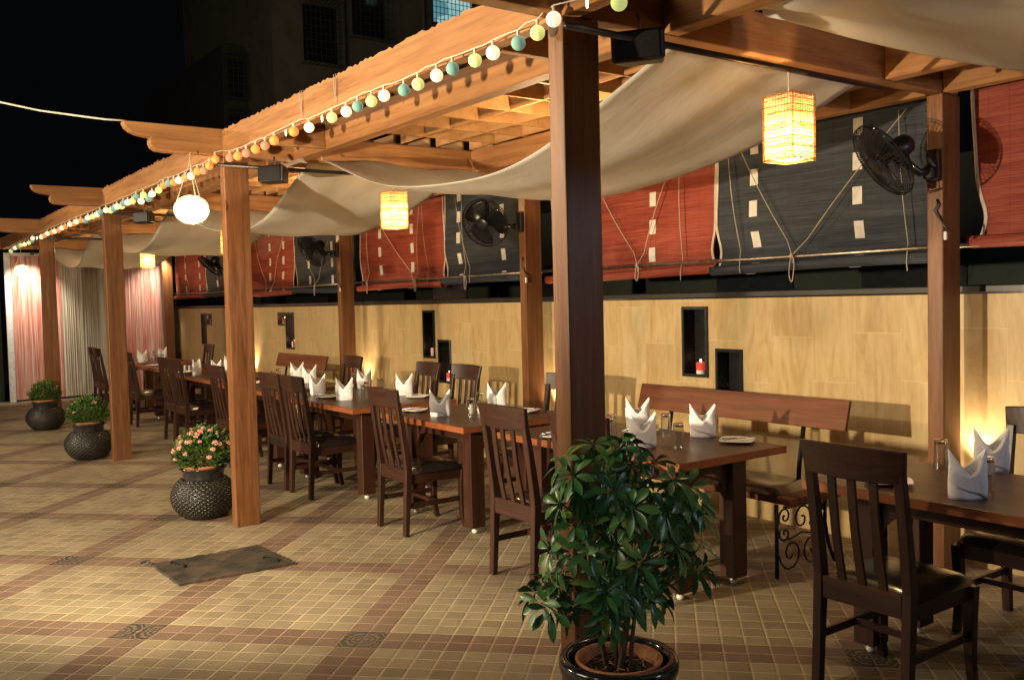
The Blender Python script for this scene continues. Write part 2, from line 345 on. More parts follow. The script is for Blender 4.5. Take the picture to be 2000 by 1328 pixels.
def mk_cloth():
    m,nt,b=newmat('sail_cloth'); v=coords(nt); n=noise(nt,v,2.2,4,.6); fs=noise(nt,coords(nt,(1,1,1)),240,2,.5)
    c=ramp(nt,n,[(.35,(.74,.71,.64)),(.65,(.84,.82,.77))]); lnk(nt,c,b.inputs['Base Color']); b.inputs['Roughness'].default_value=.55
    b.inputs['Specular IOR Level'].default_value=.25
    o=nt.nodes['Material Output']; t=N(nt,'ShaderNodeBsdfTranslucent'); lnk(nt,c,t.inputs[0]); mx=N(nt,'ShaderNodeMixShader'); mx.inputs[0].default_value=.45
    lnk(nt,b.outputs[0],mx.inputs[1]); lnk(nt,t.outputs[0],mx.inputs[2]); lnk(nt,mx.outputs[0],o.inputs[0])
    wr=noise(nt,coords(nt,(.5,2.2,1)),5,4,.6,.8); bump(nt,math_(nt,'ADD',wr,math_(nt,'MULTIPLY',fs,.03)),b,.17,.03); return m
M['cloth']=mk_cloth()
def mk_strings(name,cols):
    m,nt,b=newmat(name); v=coords(nt,(1,1,.010)); g=noise(nt,v,60,3,.8); c=ramp(nt,g,cols); lnk(nt,c,b.inputs['Base Color']); b.inputs['Roughness'].default_value=.8
    bump(nt,g,b,.8,.01); return m
M['sred']=mk_strings('red_string_curtain',[(.34,(.40,.07,.05)),(.45,(.52,.17,.13)),(.54,(.60,.36,.31)),(.64,(.72,.62,.58))])
M['sbeige']=mk_strings('beige_string_curtain',[(.34,(.20,.17,.13)),(.46,(.38,.34,.27)),(.55,(.55,.51,.43)),(.66,(.70,.66,.59))])
M['whitef']=plain('white_frame',(.7,.7,.72),.6)
def mk_leaf(name,a,bc,rough=.3,tr=.15):
    m,nt,b=newmat(name); v=coords(nt,rnd=False); n=noise(nt,v,14,3,.6); geo=N(nt,'ShaderNodeNewGeometry')
    rp=geo.outputs['Random Per Island']; f=math_(nt,'ADD',math_(nt,'MULTIPLY',n,.5),math_(nt,'MULTIPLY',rp,.5))
    c=ramp(nt,f,[(.25,a),(.75,bc)]); c=mixc(nt,math_(nt,'MULTIPLY',math_(nt,'GREATER_THAN',rp,.955),.6),c,(bc[0]*3.0,bc[1]*1.3,bc[2])); lnk(nt,c,b.inputs['Base Color']); b.inputs['Roughness'].default_value=rough; b.inputs['Specular IOR Level'].default_value=.5
    return m
M['leaf']=mk_leaf('glossy_leaf',(.030,.125,.040),(.095,.25,.060),.33)
M['leafs']=mk_leaf('small_leaf',(.03,.08,.012),(.09,.18,.03),.5)
M['pink']=mk_leaf('pink_petal',(.66,.28,.20),(.86,.54,.44),.7)
M['bwall']=plain('building_plaster',(.15,.135,.10),.85,vs=2)
M['bwall2']=plain('building_plaster_dark',(.045,.042,.035),.85,vs=2)
M['dwall']=plain('neighbour_plaster',(.035,.038,.028),.9,vs=3)
M['litwin']=None
def mk_lit():
    m,nt,b=newmat('lit_room_window'); v=coords(nt,rnd=False); vo=N(nt,'ShaderNodeTexVoronoi'); vo.inputs['Scale'].default_value=2.2; lnk(nt,v,vo.inputs['Vector'])
    c=ramp(nt,vo.outputs['Color'],[(.2,(.10,.30,.36)),(.5,(.30,.62,.62)),(.8,(.62,.85,.80))]); lnk(nt,c,b.inputs['Emission Color']); b.inputs['Emission Strength'].default_value=.75
    b.inputs['Base Color'].default_value=(.1,.1,.1,1); return m
M['litwin']=mk_lit()
M['darkglass']=plain('dark_window',(.02,.022,.025),.2,bs=0)
def mk_cover():
    m,nt,b=newmat('rusty_cover'); v=coords(nt,rnd=False); n=noise(nt,v,6,6,.65,.5); n2=noise(nt,v,55,4,.7)
    c=ramp(nt,n,[(.34,(.014,.014,.012)),(.5,(.045,.038,.028)),(.68,(.095,.06,.036))]); c=mixc(nt,.4,c,ramp(nt,n2,[(.3,(.2,.2,.2)),(.7,(.8,.8,.8))]),'OVERLAY')
    lnk(nt,c,b.inputs['Base Color']); b.inputs['Roughness'].default_value=.6; bump(nt,math_(nt,'ADD',n,n2),b,.6,.006); return m
M['cover']=mk_cover()
# ================================================================ SETTING
g=MB().add([(-70,-40,0),(40,-40,0),(40,60,0),(-70,60,0)],[(0,1,2,3)]).build('ground',M['floor']); tag(g,kind='structure')
PX=[-2.66,-6.387,-10.05,-13.80,-17.5]      # +X face of every post
PW_,PD=.091,.176; YF,YB=2.184,4.779
ZB,ZT=2.60,2.782
# ---- pergola : one standing structure with its timbers as parts
perg=thing('pergola','long wooden pergola of square timber posts and beams sheltering the dining tables','pergola',(-6.387,2.2,0))
def pp(mb,name,mat,**k):
    o=mb.build(name,mat,None,**k); o.parent=perg; o.matrix_parent_inverse=Matrix.Translation(perg.location).inverted(); return o
random.seed(4)
lean=[(0,0),(.0,.0),(.0,0),(0,0),(0,0)]
for i,x in enumerate(PX):
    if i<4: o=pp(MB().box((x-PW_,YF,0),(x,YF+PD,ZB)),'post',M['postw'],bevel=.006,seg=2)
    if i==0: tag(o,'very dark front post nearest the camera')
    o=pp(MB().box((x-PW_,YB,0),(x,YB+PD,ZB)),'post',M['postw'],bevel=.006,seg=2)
tail=[(1.535,2.785),(1.538,2.765),(1.552,2.742),(1.58,2.72),(1.625,2.703),(1.675,2.696),(1.708,2.69),(1.700,2.675),(1.700,2.65),(1.712,2.625),(1.74,2.608),(1.79,2.603),(4.94,2.603),(4.94,2.785)]
for x in PX: pp(MB().prism_x(tail[::-1],x-PW_+.004,x-.002),'rafter',M['beamy'],bevel=.004)
def rough_beam(x0,x1,y0,y1):    # front fascia with a ragged sawn top edge
    n=int((x1-x0)/.028); mb=MB(); vs=[];fs=[]
    for k in range(n+1):
        xx=x0+(x1-x0)*k/n; t=ZT-.012+random.uniform(-.004,.012)+(.008 if random.random()<.12 else 0)
        if k in(0,n): t=ZT-.01
        vs+=[(xx,y0,ZB-.008),(xx,y1,ZB-.008),(xx,y1,t-.002),(xx,y0,t)]
    for k in range(n):
        for q in range(4): fs.append((k*4+q,(k+1)*4+q,(k+1)*4+(q+1)%4,k*4+(q+1)%4))
    fs+=[(0,3,2,1)[::-1],(n*4,n*4+1,n*4+2,n*4+3)]
    return mb.add(vs,fs)
XS=[1.05]+PX
for i in range(5):
    a,b_=XS[i+1]+.002,XS[i]-PW_-.002
    pp(rough_beam(a,b_,YF-.004,YF+.062),'front_beam',M['beamx'])
    pp(MB().box((a,2.70,ZB+.004),(b_,2.785,ZT)),'inner_beam',M['beamx'],bevel=.004)
    pp(MB().box((a,4.24,ZB+.004),(b_,4.32,ZT)),'inner_beam',M['beamx'],bevel=.004)
    pp(MB().box((a,4.775,ZB+.002),(b_,4.85,ZT)),'wall_beam',M['beamx'],bevel=.004)
    for xx in (a+.50,b_-.50):
        pp(MB().box((xx,YF+.064,ZB+.01),(xx+.045,2.698,ZT-.006)),'joist',M['beamy'],bevel=.003)
        pp(MB().box((xx,4.322,ZB+.01),(xx+.045,4.773,ZT-.006)),'joist',M['beamy'],bevel=.003)
    lat=MB(); k=0
    n=int((b_-a)/.335); st=(b_-a)/n
    for k in range(1,n): lat.box((a+k*st-.009,2.70,2.788),(a+k*st+.009,4.85,2.878))
    for y in (2.95,3.27,3.59,3.91,4.23,4.55):
        for k in range(n): lat.box((a+k*st+.010,y-.009,2.792),(a+(k+1)*st-.010,y+.009,2.882))
    pp(lat,'lattice',M['latx'])
# ---- boundary wall with candle niches
NI=[(-4.873,-4.614,.954,1.475,1),(-4.547,-4.296,.70,1.171,0),(-8.70,-8.455,.951,1.465,1),(-8.395,-8.141,.70,1.154,1),
    (-12.827,-12.577,1.263,1.454,1),(-12.541,-12.25,.936,1.453,1),(-16.371,-16.10,.90,1.445,0),(-16.08,-15.809,1.24,1.44,1)]
WY=5.10; ZW=1.53
xs=sorted({-17.85,4.0}|{v for n_ in NI for v in n_[:2]}); zs=sorted({0,ZW}|{v for n_ in NI for v in n_[2:4]})
mb=MB()
for i in range(len(xs)-1):
    for j in range(len(zs)-1):
        cx,cz=(xs[i]+xs[i+1])/2,(zs[j]+zs[j+1])/2
        if any(n_[0]<cx<n_[1] and n_[2]<cz<n_[3] for n_ in NI): continue
        mb.add([(xs[i],WY,zs[j]),(xs[i+1],WY,zs[j]),(xs[i+1],WY,zs[j+1]),(xs[i],WY,zs[j+1])],[(0,1,2,3)])
mb.box((-17.85,WY+.13,0),(4,WY+.25,ZW)); mb.add([(-17.85,WY,ZW),(4,WY,ZW),(4,WY+.25,ZW-.0),(-17.85,WY+.25,ZW)],[(0,1,2,3)])
wl=mb.build('boundary_wall',M['wall']); tag(wl,'long wall clad in honey coloured sandstone slabs behind the tables','wall')
MB().box((-17.85,WY-.012,ZW+.004),(4,WY+.05,ZW+.05)).build('coping',M['rail'],wl,bevel=.008)
nl=['tall black niche with a red candle, above the near bench','black niche without a light, partly behind the near bench backrest','tall black niche with a pale lit candle, left of the lower one at mid wall','low black niche with a flame behind the back of a chair at mid wall','small square black niche with a red candle, beside a tall one','tall narrow black niche with a pale lit candle, beside the small square one','farthest tall black niche, unlit, close to the string curtain','farthest small square niche with a red candle, close to the string curtain']
CL=['red candle burning in the tall niche above the near bench','','small pale candle in the tall niche at mid wall','candle flame seen through a chair back at mid wall','red candle in the small square niche beside the tall one','small pale candle in the tall narrow niche left of the third wall post','','red candle in the farthest small square niche']
for n_,lb in zip(NI,nl):
    x0,x1,z0,z1,c=n_; cx=(x0+x1)/2; w_=x1-x0; h=z1-z0
    t=thing('candle_niche',lb,'wall niche',(cx,WY,z0),group='candle niches in the sandstone wall')
    mb=MB(); hw=w_/2-.002; d=.125
    mb.add([(-hw,0,.002),(hw,0,.002),(hw,d,.002),(-hw,d,.002),(-hw,0,h-.002),(hw,0,h-.002),(hw,d,h-.002),(-hw,d,h-.002)],[(0,1,2,3),(7,6,5,4),(2,3,7,6)[::-1],(1,2,6,5)[::-1],(3,0,4,7)[::-1]])
    mb.build('recess',M['nichein'],t)
    mb=MB(); fw=.024
    for a,b_ in(((-hw,-.014,0),(-hw+fw,-.002,h)),((hw-fw,-.014,0),(hw,-.002,h)),((-hw+fw,-.014,0),(hw-fw,-.002,fw)),((-hw+fw,-.014,h-fw),(hw-fw,-.002,h))): mb.box(a,b_)
    mb.build('frame',M['blackp'],t,bevel=.003)
    MB().add([(-hw+fw,-.006,fw),(hw-fw,-.006,fw),(hw-fw,-.006,h-fw),(-hw+fw,-.006,h-fw)],[(0,1,2,3)]).build('glass_pane',M['pane'],t)
    if c:
        cn=thing('candle',CL[NI.index(n_)],'candle',(cx+.005,WY+.05,z0+.002),group='candles in the wall niches')
        k='candlered' if 'red' in lb or 'flame' in lb else 'pale'
        if 'pale' not in M: M['pale']=emis('pale_candle_wax',(1,.42,.30),.40,(.6,.35,.28))
        MB().lathe([(.0001,0),(.034,0),(.034,.045),(.001,.045)],20).build('holder',M['porc'],cn,smooth=False)
        MB().lathe([(.0001,.046),(.034,.046),(.035,.098),(.030,.102),(.0001,.098)],20).build('wax',M[k],cn)
        MB().lathe([(.0005,.104),(.005,.110),(.006,.116),(.003,.124),(.0005,.131)],10).build('flame',M['flame'],cn,smooth=True)
        lo=light('flame_lamp','POINT',(0,-.01,.14),.12,(1,.6,.28),size=.01,parent=cn)
# ---- steel pipe runs
def pipe(name,pts,rad,mat,label,cat='pipe',group=None):
    base=Vector(pts[0]); o=MB().tube([Vector(p)-base for p in pts],rad,10).build(name,mat,smooth=True); o.location=base; return tag(o,label,cat,group)
for i in range(4):
    a,b_=PX[i+1]-.02,PX[i]+(.9 if i==0 else -.02)
    pipe('steel_pipe',[(a,4.985+.001*i,1.80),((a+b_)/2,4.985+.001*i,1.792),(b_,4.985+.001*i,1.80)],.014,M['steel'],
      ['steel pipe across the bottom of the nearest red and charcoal blinds','steel pipe across the blinds between the second and third wall posts','steel pipe across the blinds behind the post with the pink flower pot','farthest steel pipe across the blinds beside the string curtain'][i],'pipe','steel pipes holding the blinds')
for i in range(4):
    x=PX[i]+.09 if i==0 else PX[i]+.06
    pipe('ceiling_pipe',[(x,2.12,2.527),(x,4.06,2.527)],.013,M['darkpipe'],['dark pipe under the rafter of the nearest dark post','dark pipe under the rafter of the post with the pink flowers','dark pipe under the rafter of the third front post','dark pipe under the farthest seen rafter'][i],'pipe','dark pipes slung under the rafters')
# ================================================================ BLINDS
BY=5.045
def blind(x0,x1,mat,cols,label,bid,vcords,zb=1.695,edges=(1,1)):
    W=x1-x0; cx=(x0+x1)/2; t=thing('roll_up_blind',label,'blind',(cx,BY,zb),group='bamboo blinds above the wall')
    random.seed(bid); ph=random.uniform(0,6)
    rc=.042
    Htot=2.72-zb-rc; L=Htot+rc*4.2
    def P(s,x,off=0):       # s = distance down from the top
        wob=.007*math.sin(x*2.2+ph)+.005*math.sin(s*7+x*1.3+ph)
        if s<Htot: y,z=0,Htot+rc-s; ny,nz=-1,0
        else:
            a=(s-Htot)/rc; rr=rc*(1-.06*a); y=-rc+rr*math.cos(a); z=rc-rr*math.sin(a); ny,nz=-math.cos(a)*-1*-1,math.sin(a)
            ny,nz=(math.cos(a),-math.sin(a))
            if a<.01: ny,nz=-1,0
            else: ny,nz=(math.cos(a),-math.sin(a))
            return (x,y+wob+ny*off*1.0,z+.012*math.sin(x*1.7+ph)+nz*off)
        return (x,y+wob-off,z+.012*math.sin(x*1.7+ph)*(s/Htot))
    def X(uu,s):
        pin=.05*math.exp(-((Htot-s-.12)/.13)**2)+.012*math.sin(s*4+ph)
        e0=W/2-pin if edges[0] else W/2; e1=W/2-pin if edges[1] else W/2
        return -e0+(e0+e1)*uu
    mb=MB(); nu,nv=40,64
    mb.grid(lambda uu,v: P(v*L,X(uu,v*L)),nu,nv)
    mb.build('slat_sheet',mat,t,smooth=True,solid=.003)
    for sgn,uu in((-1,0),(1,1)):
        if not edges[(sgn+1)//2]: continue
        e=MB(); e.grid(lambda a,v: P(v*L,X(uu,v*L)-sgn*(.004-a*.0+.020*a)*1,.0055 if v*L<Htot else -.0),1,64)
        e.build('edge_tape',M['edge'],t,smooth=True,solid=.0015)
    for cc in cols:
        s=.06+.05*(bid%3)
        while s<Htot-.02:
            uu=(cc-x0)/W
            def fn(a,v,s=s): 
                ss=s+v*.108; xx=X(uu,ss)-.033+a*.066; return P(ss,xx,.0045)
            MB().grid(fn,1,6).build('stitch_patch',M['patch'],t,solid=.0012)
            s+=.21
    for (xa,za,xb,zb_) in vcords:
        pts=[]
        for k in range(9):
            q=k/8; pts.append((xa-cx+(xb-xa)*q,-.028-.03*math.sin(PI*q)-.012,(za+(zb_-za)*q)-zb))
        pts[-1]=(xb-cx,-.085,zb_-zb)
        pts.append((xb-cx+.01,-.092,zb_-zb-.05)); 
        MB().tube(pts,.0032,6).build('cord',M['cord'],t,smooth=True)
    return t
def loopcord(t,x,z0,ln,nm='cord_loop'):
    pts=[(x+.018*math.sin(a)*(1+.3*math.sin(a*2)),-.09,z0-ln/2+ln/2*math.cos(a)) for a in [k*2*PI/16 for k in range(17)]]
    MB().tube(pts,.0035,6).build(nm,M['cord'],t,smooth=True)
    MB().sphere((x,-.088,z0),.014,8,6).build('cord_knot',M['cord'],t,smooth=True)
b0=blind(-2.64,-.7,M['bred'],(-2.05,-1.3),'red bamboo blind right of the nearest wall post, cut off by the picture edge',0,[(-2.2,2.6,-2.25,1.8)],1.78)
b1=blind(-4.475,-2.79,M['bdark'],(-4.14,-3.35),'widest charcoal blind with the V of cords, behind the nearest wall fan',1,[(-4.25,2.6,-3.77,1.80),(-3.0,2.6,-3.77,1.80),(-4.33,2.6,-4.2,1.75),(-3.05,2.6,-2.98,1.72)],1.695,(1,0))
b2=blind(-6.36,-4.455,M['bred'],(-5.98,-5.10),'large red blind seen right of the nearest dark front post',2,[(-4.85,2.55,-5.2,1.80),(-5.75,2.55,-5.2,1.8),(-4.78,2.6,-4.75,1.72)])
b3=blind(-8.12,-6.5,M['bdark'],(-7.85,-7.1),'charcoal blind behind the second wall fan',3,[(-7.72,2.6,-7.65,1.80),(-7.85,2.6,-7.55,1.78)],1.715,(1,0))
b4=blind(-10.03,-8.10,M['bred'],(-9.53,-8.80),'red blind behind the middle hanging basket lantern',4,[(-9.75,2.6,-9.72,1.8),(-9.5,2.5,-8.65,1.8),(-8.55,2.6,-8.6,1.76),(-8.5,2.6,-8.35,1.78)])
b5=blind(-12.03,-10.17,M['bdark'],(-11.57,-10.82),'charcoal blind behind the third wall fan',5,[(-11.75,2.5,-11.2,1.8),(-10.7,2.5,-11.2,1.8)],1.70,(1,0))
b6=blind(-13.78,-12.0,M['bred'],(-12.9,-12.4),'red blind just right of the front post beside the pink flower pot',6,[(-13.4,2.5,-12.9,1.8),(-12.3,2.5,-12.7,1.8)])
b7=blind(-15.84,-13.9,M['bdark'],(-15.3,-14.5),'farthest charcoal blind, behind the farthest wall fan',7,[(-15.2,2.5,-15.0,1.8)],1.70,(1,0))
b8=blind(-17.6,-15.8,M['bred'],(-17.0,-16.2),'farthest red blind, next to the string curtain',8,[(-16.9,2.5,-16.6,1.8)])
for t,x,z in((b1,-3.77,1.80),(b2,-5.2,1.80),(b4,-8.6,1.79),(b4,-9.72,1.79),(b3,-7.62,1.79),(b5,-11.2,1.79)):
    loopcord(t,x-t.location.x,z-t.location.z,.17 if t is b1 else .12)
# ================================================================ SAILS
def sail(x1,x0,sag,label,y0=2.86,y1=4.18,ztop=2.60,pinch=None):
    t=thing('sail_cloth',label,'cloth',((x0+x1)/2,3.5,2.2),group='sagging cream cloths under the lattice')
    cx=(x0+x1)/2
    random.seed(int(-x0*10)); ph=random.uniform(0,6)
    def fn(uu,v):
        x=x1+(x0-x1)*uu; ya,yb=y0,y1
        k=(4*uu*(1-uu))**1.12
        if pinch:
            q=min(1,(1-uu)/.28)**.7; ya=pinch-.04+(ya-pinch+.04)*q; yb=pinch+.04+(yb-pinch-.04)*q
        side=.02*math.sin(PI*v)
        y=ya+(yb-ya)*v + .05*k*(1-2*v)
        z=ztop-(sag*(.45+.55*v if pinch else 1)+side)*k+.014*math.sin(v*11+uu*5+ph)*min(1,uu*6)*(1-.3*k)+.008*math.sin(v*23+uu*9)*math.exp(-uu*5)+.01*math.sin(uu*14+v*3)
        return (x-cx,y-3.5,z-2.2)
    MB().grid(fn,56,28).build('canvas',M['cloth'],t,smooth=True,solid=.002)
    for uu,v,dx in((0,0,.05),(0,1,.05),(1,0,-.05),(1,1,-.05)):
        p=Vector(fn(uu,v)); MB().tube([p,p+Vector((dx,0,.10))],.005,6).build('tie_cord',M['cord'],t,smooth=True)
    return t
sail(1.0,-2.52,.55,'cream cloth overhead at the top right corner of the photo',2.35,3.42,2.73,3.12)
sail(-2.78,-6.25,.37,'large cream cloth sagging left of the nearest basket lantern')
sail(-6.50,-9.95,.36,'cream cloth sagging behind the middle basket lantern')
sail(-10.16,-13.68,.36,'cream cloth sagging behind the white globe lantern')
sail(-13.92,-17.35,.38,'farthest cream cloth, in front of the string curtain')
# ================================================================ LANTERNS
def gauze(nt,b,f,col):      # open-weave paper: part of the bulb's light passes straight through
    o=nt.nodes['Material Output']; t=N(nt,'ShaderNodeBsdfTransparent'); t.inputs[0].default_value=(*col,1); mx=N(nt,'ShaderNodeMixShader'); mx.inputs[0].default_value=f
    lnk(nt,b.outputs[0],mx.inputs[1]); lnk(nt,t.outputs[0],mx.inputs[2]); lnk(nt,mx.outputs[0],o.inputs[0])
def mk_lglow():
    m,nt,b=newmat('lantern_paper'); tc=N(nt,'ShaderNodeTexCoord'); sp=N(nt,'ShaderNodeSeparateXYZ'); lnk(nt,tc.outputs['Object'],sp.inputs[0])
    g=noise(nt,coords(nt,(.25,.25,1)),60,3,.7); c=ramp(nt,g,[(.35,(1,.42,.06)),(.55,(1,.66,.20)),(.7,(1,.80,.38))])
    # bulb's glow painted into the paper's emission, strongest just below mid height
    d=math_(nt,'DIVIDE',math_(nt,'SUBTRACT',sp.outputs[2],.115),.075); f=math_(nt,'DIVIDE',1,math_(nt,'ADD',1,math_(nt,'MULTIPLY',d,d)))
    lnk(nt,math_(nt,'ADD',math_(nt,'MULTIPLY',f,7.5),.9),b.inputs['Emission Strength']); lnk(nt,c,b.inputs['Emission Color']); b.inputs['Base Color'].default_value=(.8,.6,.35,1); gauze(nt,b,.40,(1,.80,.50)); return m
M['lglow']=mk_lglow(); M['straw']=plain('straw_weave',(.55,.34,.10),.7,var=.4,vs=70)
def straw_mat():
    m=M['straw']; nt=m.node_tree; b=nt.nodes['Principled BSDF']; o=nt.nodes['Material Output']
    t=N(nt,'ShaderNodeBsdfTranslucent'); t.inputs[0].default_value=(.9,.5,.12,1); mx=N(nt,'ShaderNodeMixShader'); mx.inputs[0].default_value=.5
    lnk(nt,b.outputs[0],mx.inputs[1]); lnk(nt,t.outputs[0],mx.inputs[2]); lnk(nt,mx.outputs[0],o.inputs[0])
straw_mat()
def lantern():
    t=thing('basket_lantern','','lantern',(0,0,0),group='square basket lanterns under the rafters')
    s,h=.078,.28; mb=MB(); random.seed(9)
    # strands: horizontals wound round the square with a slight over-under wave
    z=.004
    while z<h:
        pts=[]; rr=random.uniform(.0010,.0021)
        for side in range(4):
            for k in range(9):
                q=-s+2*s*k/9; wv=.0022*(1 if (k+int(z*200))%2 else -1); zz=z+random.uniform(-.0012,.0012)
                p={0:(q,-s-wv),1:(s+wv,q),2:(-q,s+wv),3:(-s-wv,-q)}[side]; pts.append((p[0],p[1],zz))
        pts.append(pts[0]); mb.tube(pts,rr,4,False); z+=random.choice((.0042,.005,.0065,.008))
    mb.build('weave',M['straw'],t)
    mb=MB()
    for side in range(4):
        for k in range(10):
            q=-s+2*s*(k+.5)/10; p={0:(q,-s),1:(s,q),2:(-q,s),3:(-s,-q)}[side]; mb.tube([(p[0],p[1],0),(p[0],p[1],h+.006)],.0013,5)
    for sx,sy in((1,1),(1,-1),(-1,1),(-1,-1)): mb.tube([(sx*s,sy*s,-.002),(sx*s,sy*s,h+.006)],.0018,6)
    for zz in(0,h):
        mb.tube([(-s,-s,zz),(s,-s,zz),(s,s,zz),(-s,s,zz),(-s,-s,zz)],.0022,6)
    mb.build('rib_frame',M['straw'],t)
    l=MB(); q=s-.006
    for a,b_ in(((-q,-q),(q,-q)),((q,-q),(q,q)),((q,q),(-q,q)),((-q,q),(-q,-q))): l.add([(a[0],a[1],.01),(b_[0],b_[1],.01),(b_[0],b_[1],h-.004),(a[0],a[1],h-.004)],[(0,1,2,3)])
    l.build('paper_liner',M['lglow'],t)
    MB().sphere((0,0,.155),.024,12,8).build('bulb',M['bulb'],t,smooth=True)
    MB().tube([(0,0,.175),(0,0,h+.01)],.012,8).build('bulb_socket',M['blackp'],t)
    MB().tube([(-s,0,h),(s,0,h)],.0025,6).build('cross_wire',M['iron'],t)
    MB().tube([(0,0,h+.01),(0,0,h+.115)],.0028,6).build('cord',M['wirew'],t)
    light('lantern_lamp','POINT',(0,0,.085),34,(1,.66,.32),size=.03,parent=t)
    return t
M['bulb']=emis('warm_bulb',(1,.78,.42),25)
L0=lantern(); L0.location=(-2.57,3.37,2.132); L0['label']='nearest and largest glowing basket lantern, hanging by the charcoal blind'
dup(L0,(-6.327,3.48,2.128),.05,'middle glowing basket lantern hanging in front of the red blind')
dup(L0,(-9.99,3.45,2.13),-.04,'glowing basket lantern hidden behind the front post with pink flowers')
dup(L0,(-13.74,3.55,2.13),.08,'farthest small basket lantern glowing in front of the red string curtain')
# globes
M['gglow']=emis('globe_glow',(1,.80,.52),4.2,(.9,.85,.7)); g_=M['gglow']; gauze(g_.node_tree,g_.node_tree.nodes['Principled BSDF'],.4,(1,.92,.78)); M['rattan']=emis('white_rattan',(1,.74,.46),.35,(.75,.66,.5))
def globe(loc,label,ztie):
    t=thing('globe_lantern',label,'lantern',loc,group='rattan globe lanterns')
    MB().sphere((0,0,0),.104,20,14,.84).build('glow_liner',M['gglow'],t,smooth=True)
    mb=MB(); random.seed(3)
    for k in range(150):
        th=math.acos(random.uniform(-1,1)); a=random.uniform(0,2*PI); n=Vector((math.sin(th)*math.cos(a),math.sin(th)*math.sin(a),math.cos(th)))
        e1=n.orthogonal().normalized(); e2=n.cross(e1); rr=random.uniform(.012,.02); pts=[]
        for q in range(9):
            b_=2*PI*q/8; p=(n*.113+e1*rr*math.cos(b_)+e2*rr*math.sin(b_)).normalized()*.114; pts.append((p.x,p.y,p.z*.86))
        mb.tube(pts,.0022,4,False)
    mb.build('rattan_shell',M['rattan'],t,smooth=True)
    top=Vector((0,0,ztie))
    for a in(.4,2.5,4.6): MB().tube([(.10*math.cos(a),.10*math.sin(a),.04),tuple(top)],.0032,6).build('hanging_cord',M['cord'],t)
    MB().tube([tuple(top),(0,0,ztie+.06)],.0035,6).build('hanging_cord',M['cord'],t)
    light('globe_lamp','POINT',(0,0,-.02),14,(1,.74,.44),size=.06,parent=t)
    return t
globe((-6.33,1.935,2.215),'white rattan globe lantern hanging from the rafter tail beside the pink flower pot',.32)
globe((-17.0,2.40,2.22),'blown-out bright globe lantern in front of the left end of the string curtain',.30)
# ================================================================ STRING LIGHTS
BALLS=[('l',-2.2,2.492),('w',-2.53,2.524),('l',-2.62,2.499),('t',-2.74,2.492),('w',-2.9,2.493),('l',-3.02,2.491),('t',-3.19,2.496),('w',-3.31,2.493),('l',-3.46,2.488),('t',-3.59,2.488),('w',-3.77,2.498),('l',-3.89,2.495),('t',-4.04,2.499),('w',-4.16,2.495),('l',-4.32,2.494),('w',-4.61,2.492),('o',-4.81,2.502),('o',-5.09,2.496),('b',-5.24,2.489),('o',-5.39,2.49),('b',-5.54,2.487),('o',-5.7,2.493),('b',-5.84,2.501),('o',-6.12,2.529),('o',-6.25,2.504),('b',-6.37,2.486),('o',-6.5,2.497),('w',-6.66,2.485),('o',-6.8,2.488),('w',-6.94,2.488),('o',-7.08,2.49),('t',-7.21,2.496),('o',-7.34,2.496),('l',-7.49,2.476),('w',-7.67,2.466),('t',-7.77,2.437),('l',-7.94,2.486),('w',-8.01,2.442),('t',-8.16,2.492),('l',-8.3,2.471),('w',-8.45,2.475),('t',-8.6,2.48),('l',-8.67,2.463),('w',-8.83,2.475),('t',-8.96,2.466),('l',-9.09,2.464),('w',-9.26,2.483),('t',-9.5,2.483),('w',-9.66,2.476),('l',-9.83,2.472),('w',-10.03,2.478),('t',-10.19,2.459),('o',-10.39,2.48),('w',-10.6,2.484),('o',-10.76,2.477),('w',-10.96,2.486),('o',-11.22,2.477),('w',-11.43,2.482),('o',-11.63,2.468),('w',-11.85,2.475),('o',-12.06,2.477),('w',-12.32,2.482),('o',-12.53,2.473),('w',-12.77,2.472),('w',-13.39,2.499),('t',-13.42,2.466),('l',-13.73,2.46),('w',-14.07,2.461),('l',-14.37,2.468),('t',-14.65,2.459),('w',-14.9,2.462),('t',-15.13,2.459),('l',-15.36,2.443)]
def mk_ball(name,col,s,hot):
    m,nt,b=newmat(name); v=coords(nt); vo=N(nt,'ShaderNodeTexVoronoi'); vo.feature='DISTANCE_TO_EDGE'; vo.inputs['Scale'].default_value=170; lnk(nt,v,vo.inputs['Vector'])
    tc=N(nt,'ShaderNodeTexCoord'); sp=N(nt,'ShaderNodeSeparateXYZ'); lnk(nt,tc.outputs['Object'],sp.inputs[0])
    # bulb sits in the top of the ball, so the thread glows more there
    hz=math_(nt,'MULTIPLY',math_(nt,'ADD',sp.outputs[2],.028),17); hp=math_(nt,'POWER',math_(nt,'MAXIMUM',hz,0),3)
    e=ramp(nt,vo.outputs['Distance'],[(.0,(.65,.65,.65)),(.12,(1,1,1))])
    st=math_(nt,'MULTIPLY',math_(nt,'ADD',s,math_(nt,'MULTIPLY',hp,hot)),e)
    b.inputs['Base Color'].default_value=(*col,1); b.inputs['Emission Color'].default_value=(*[min(1,c*1.0) for c in col],1); lnk(nt,st,b.inputs['Emission Strength']); b.inputs['Roughness'].default_value=.8; return m
BM={'w':mk_ball('ball_white',(1,.74,.50),1.15,1.2),'l':mk_ball('ball_lime',(.74,.82,.28),.62,.9),'t':mk_ball('ball_teal',(.17,.33,.28),.42,1.3),
    'o':mk_ball('ball_orange',(1,.26,.06),.75,1.0),'b':mk_ball('ball_brown',(.45,.21,.12),.5,1.0)}
BL={'w':'warm white ball','l':'lime green ball','t':'teal ball','o':'orange ball','b':'brown ball'}
k0=2.13/2.04
sl=thing('string_lights','string of small glowing coloured thread balls clipped along the front beam','string lights',(-6.387,2.13,2.54))
proto={}
pw=[(p[1]*k0,1.56+(p[2]-1.56)*k0) for p in BALLS]
wire=[]
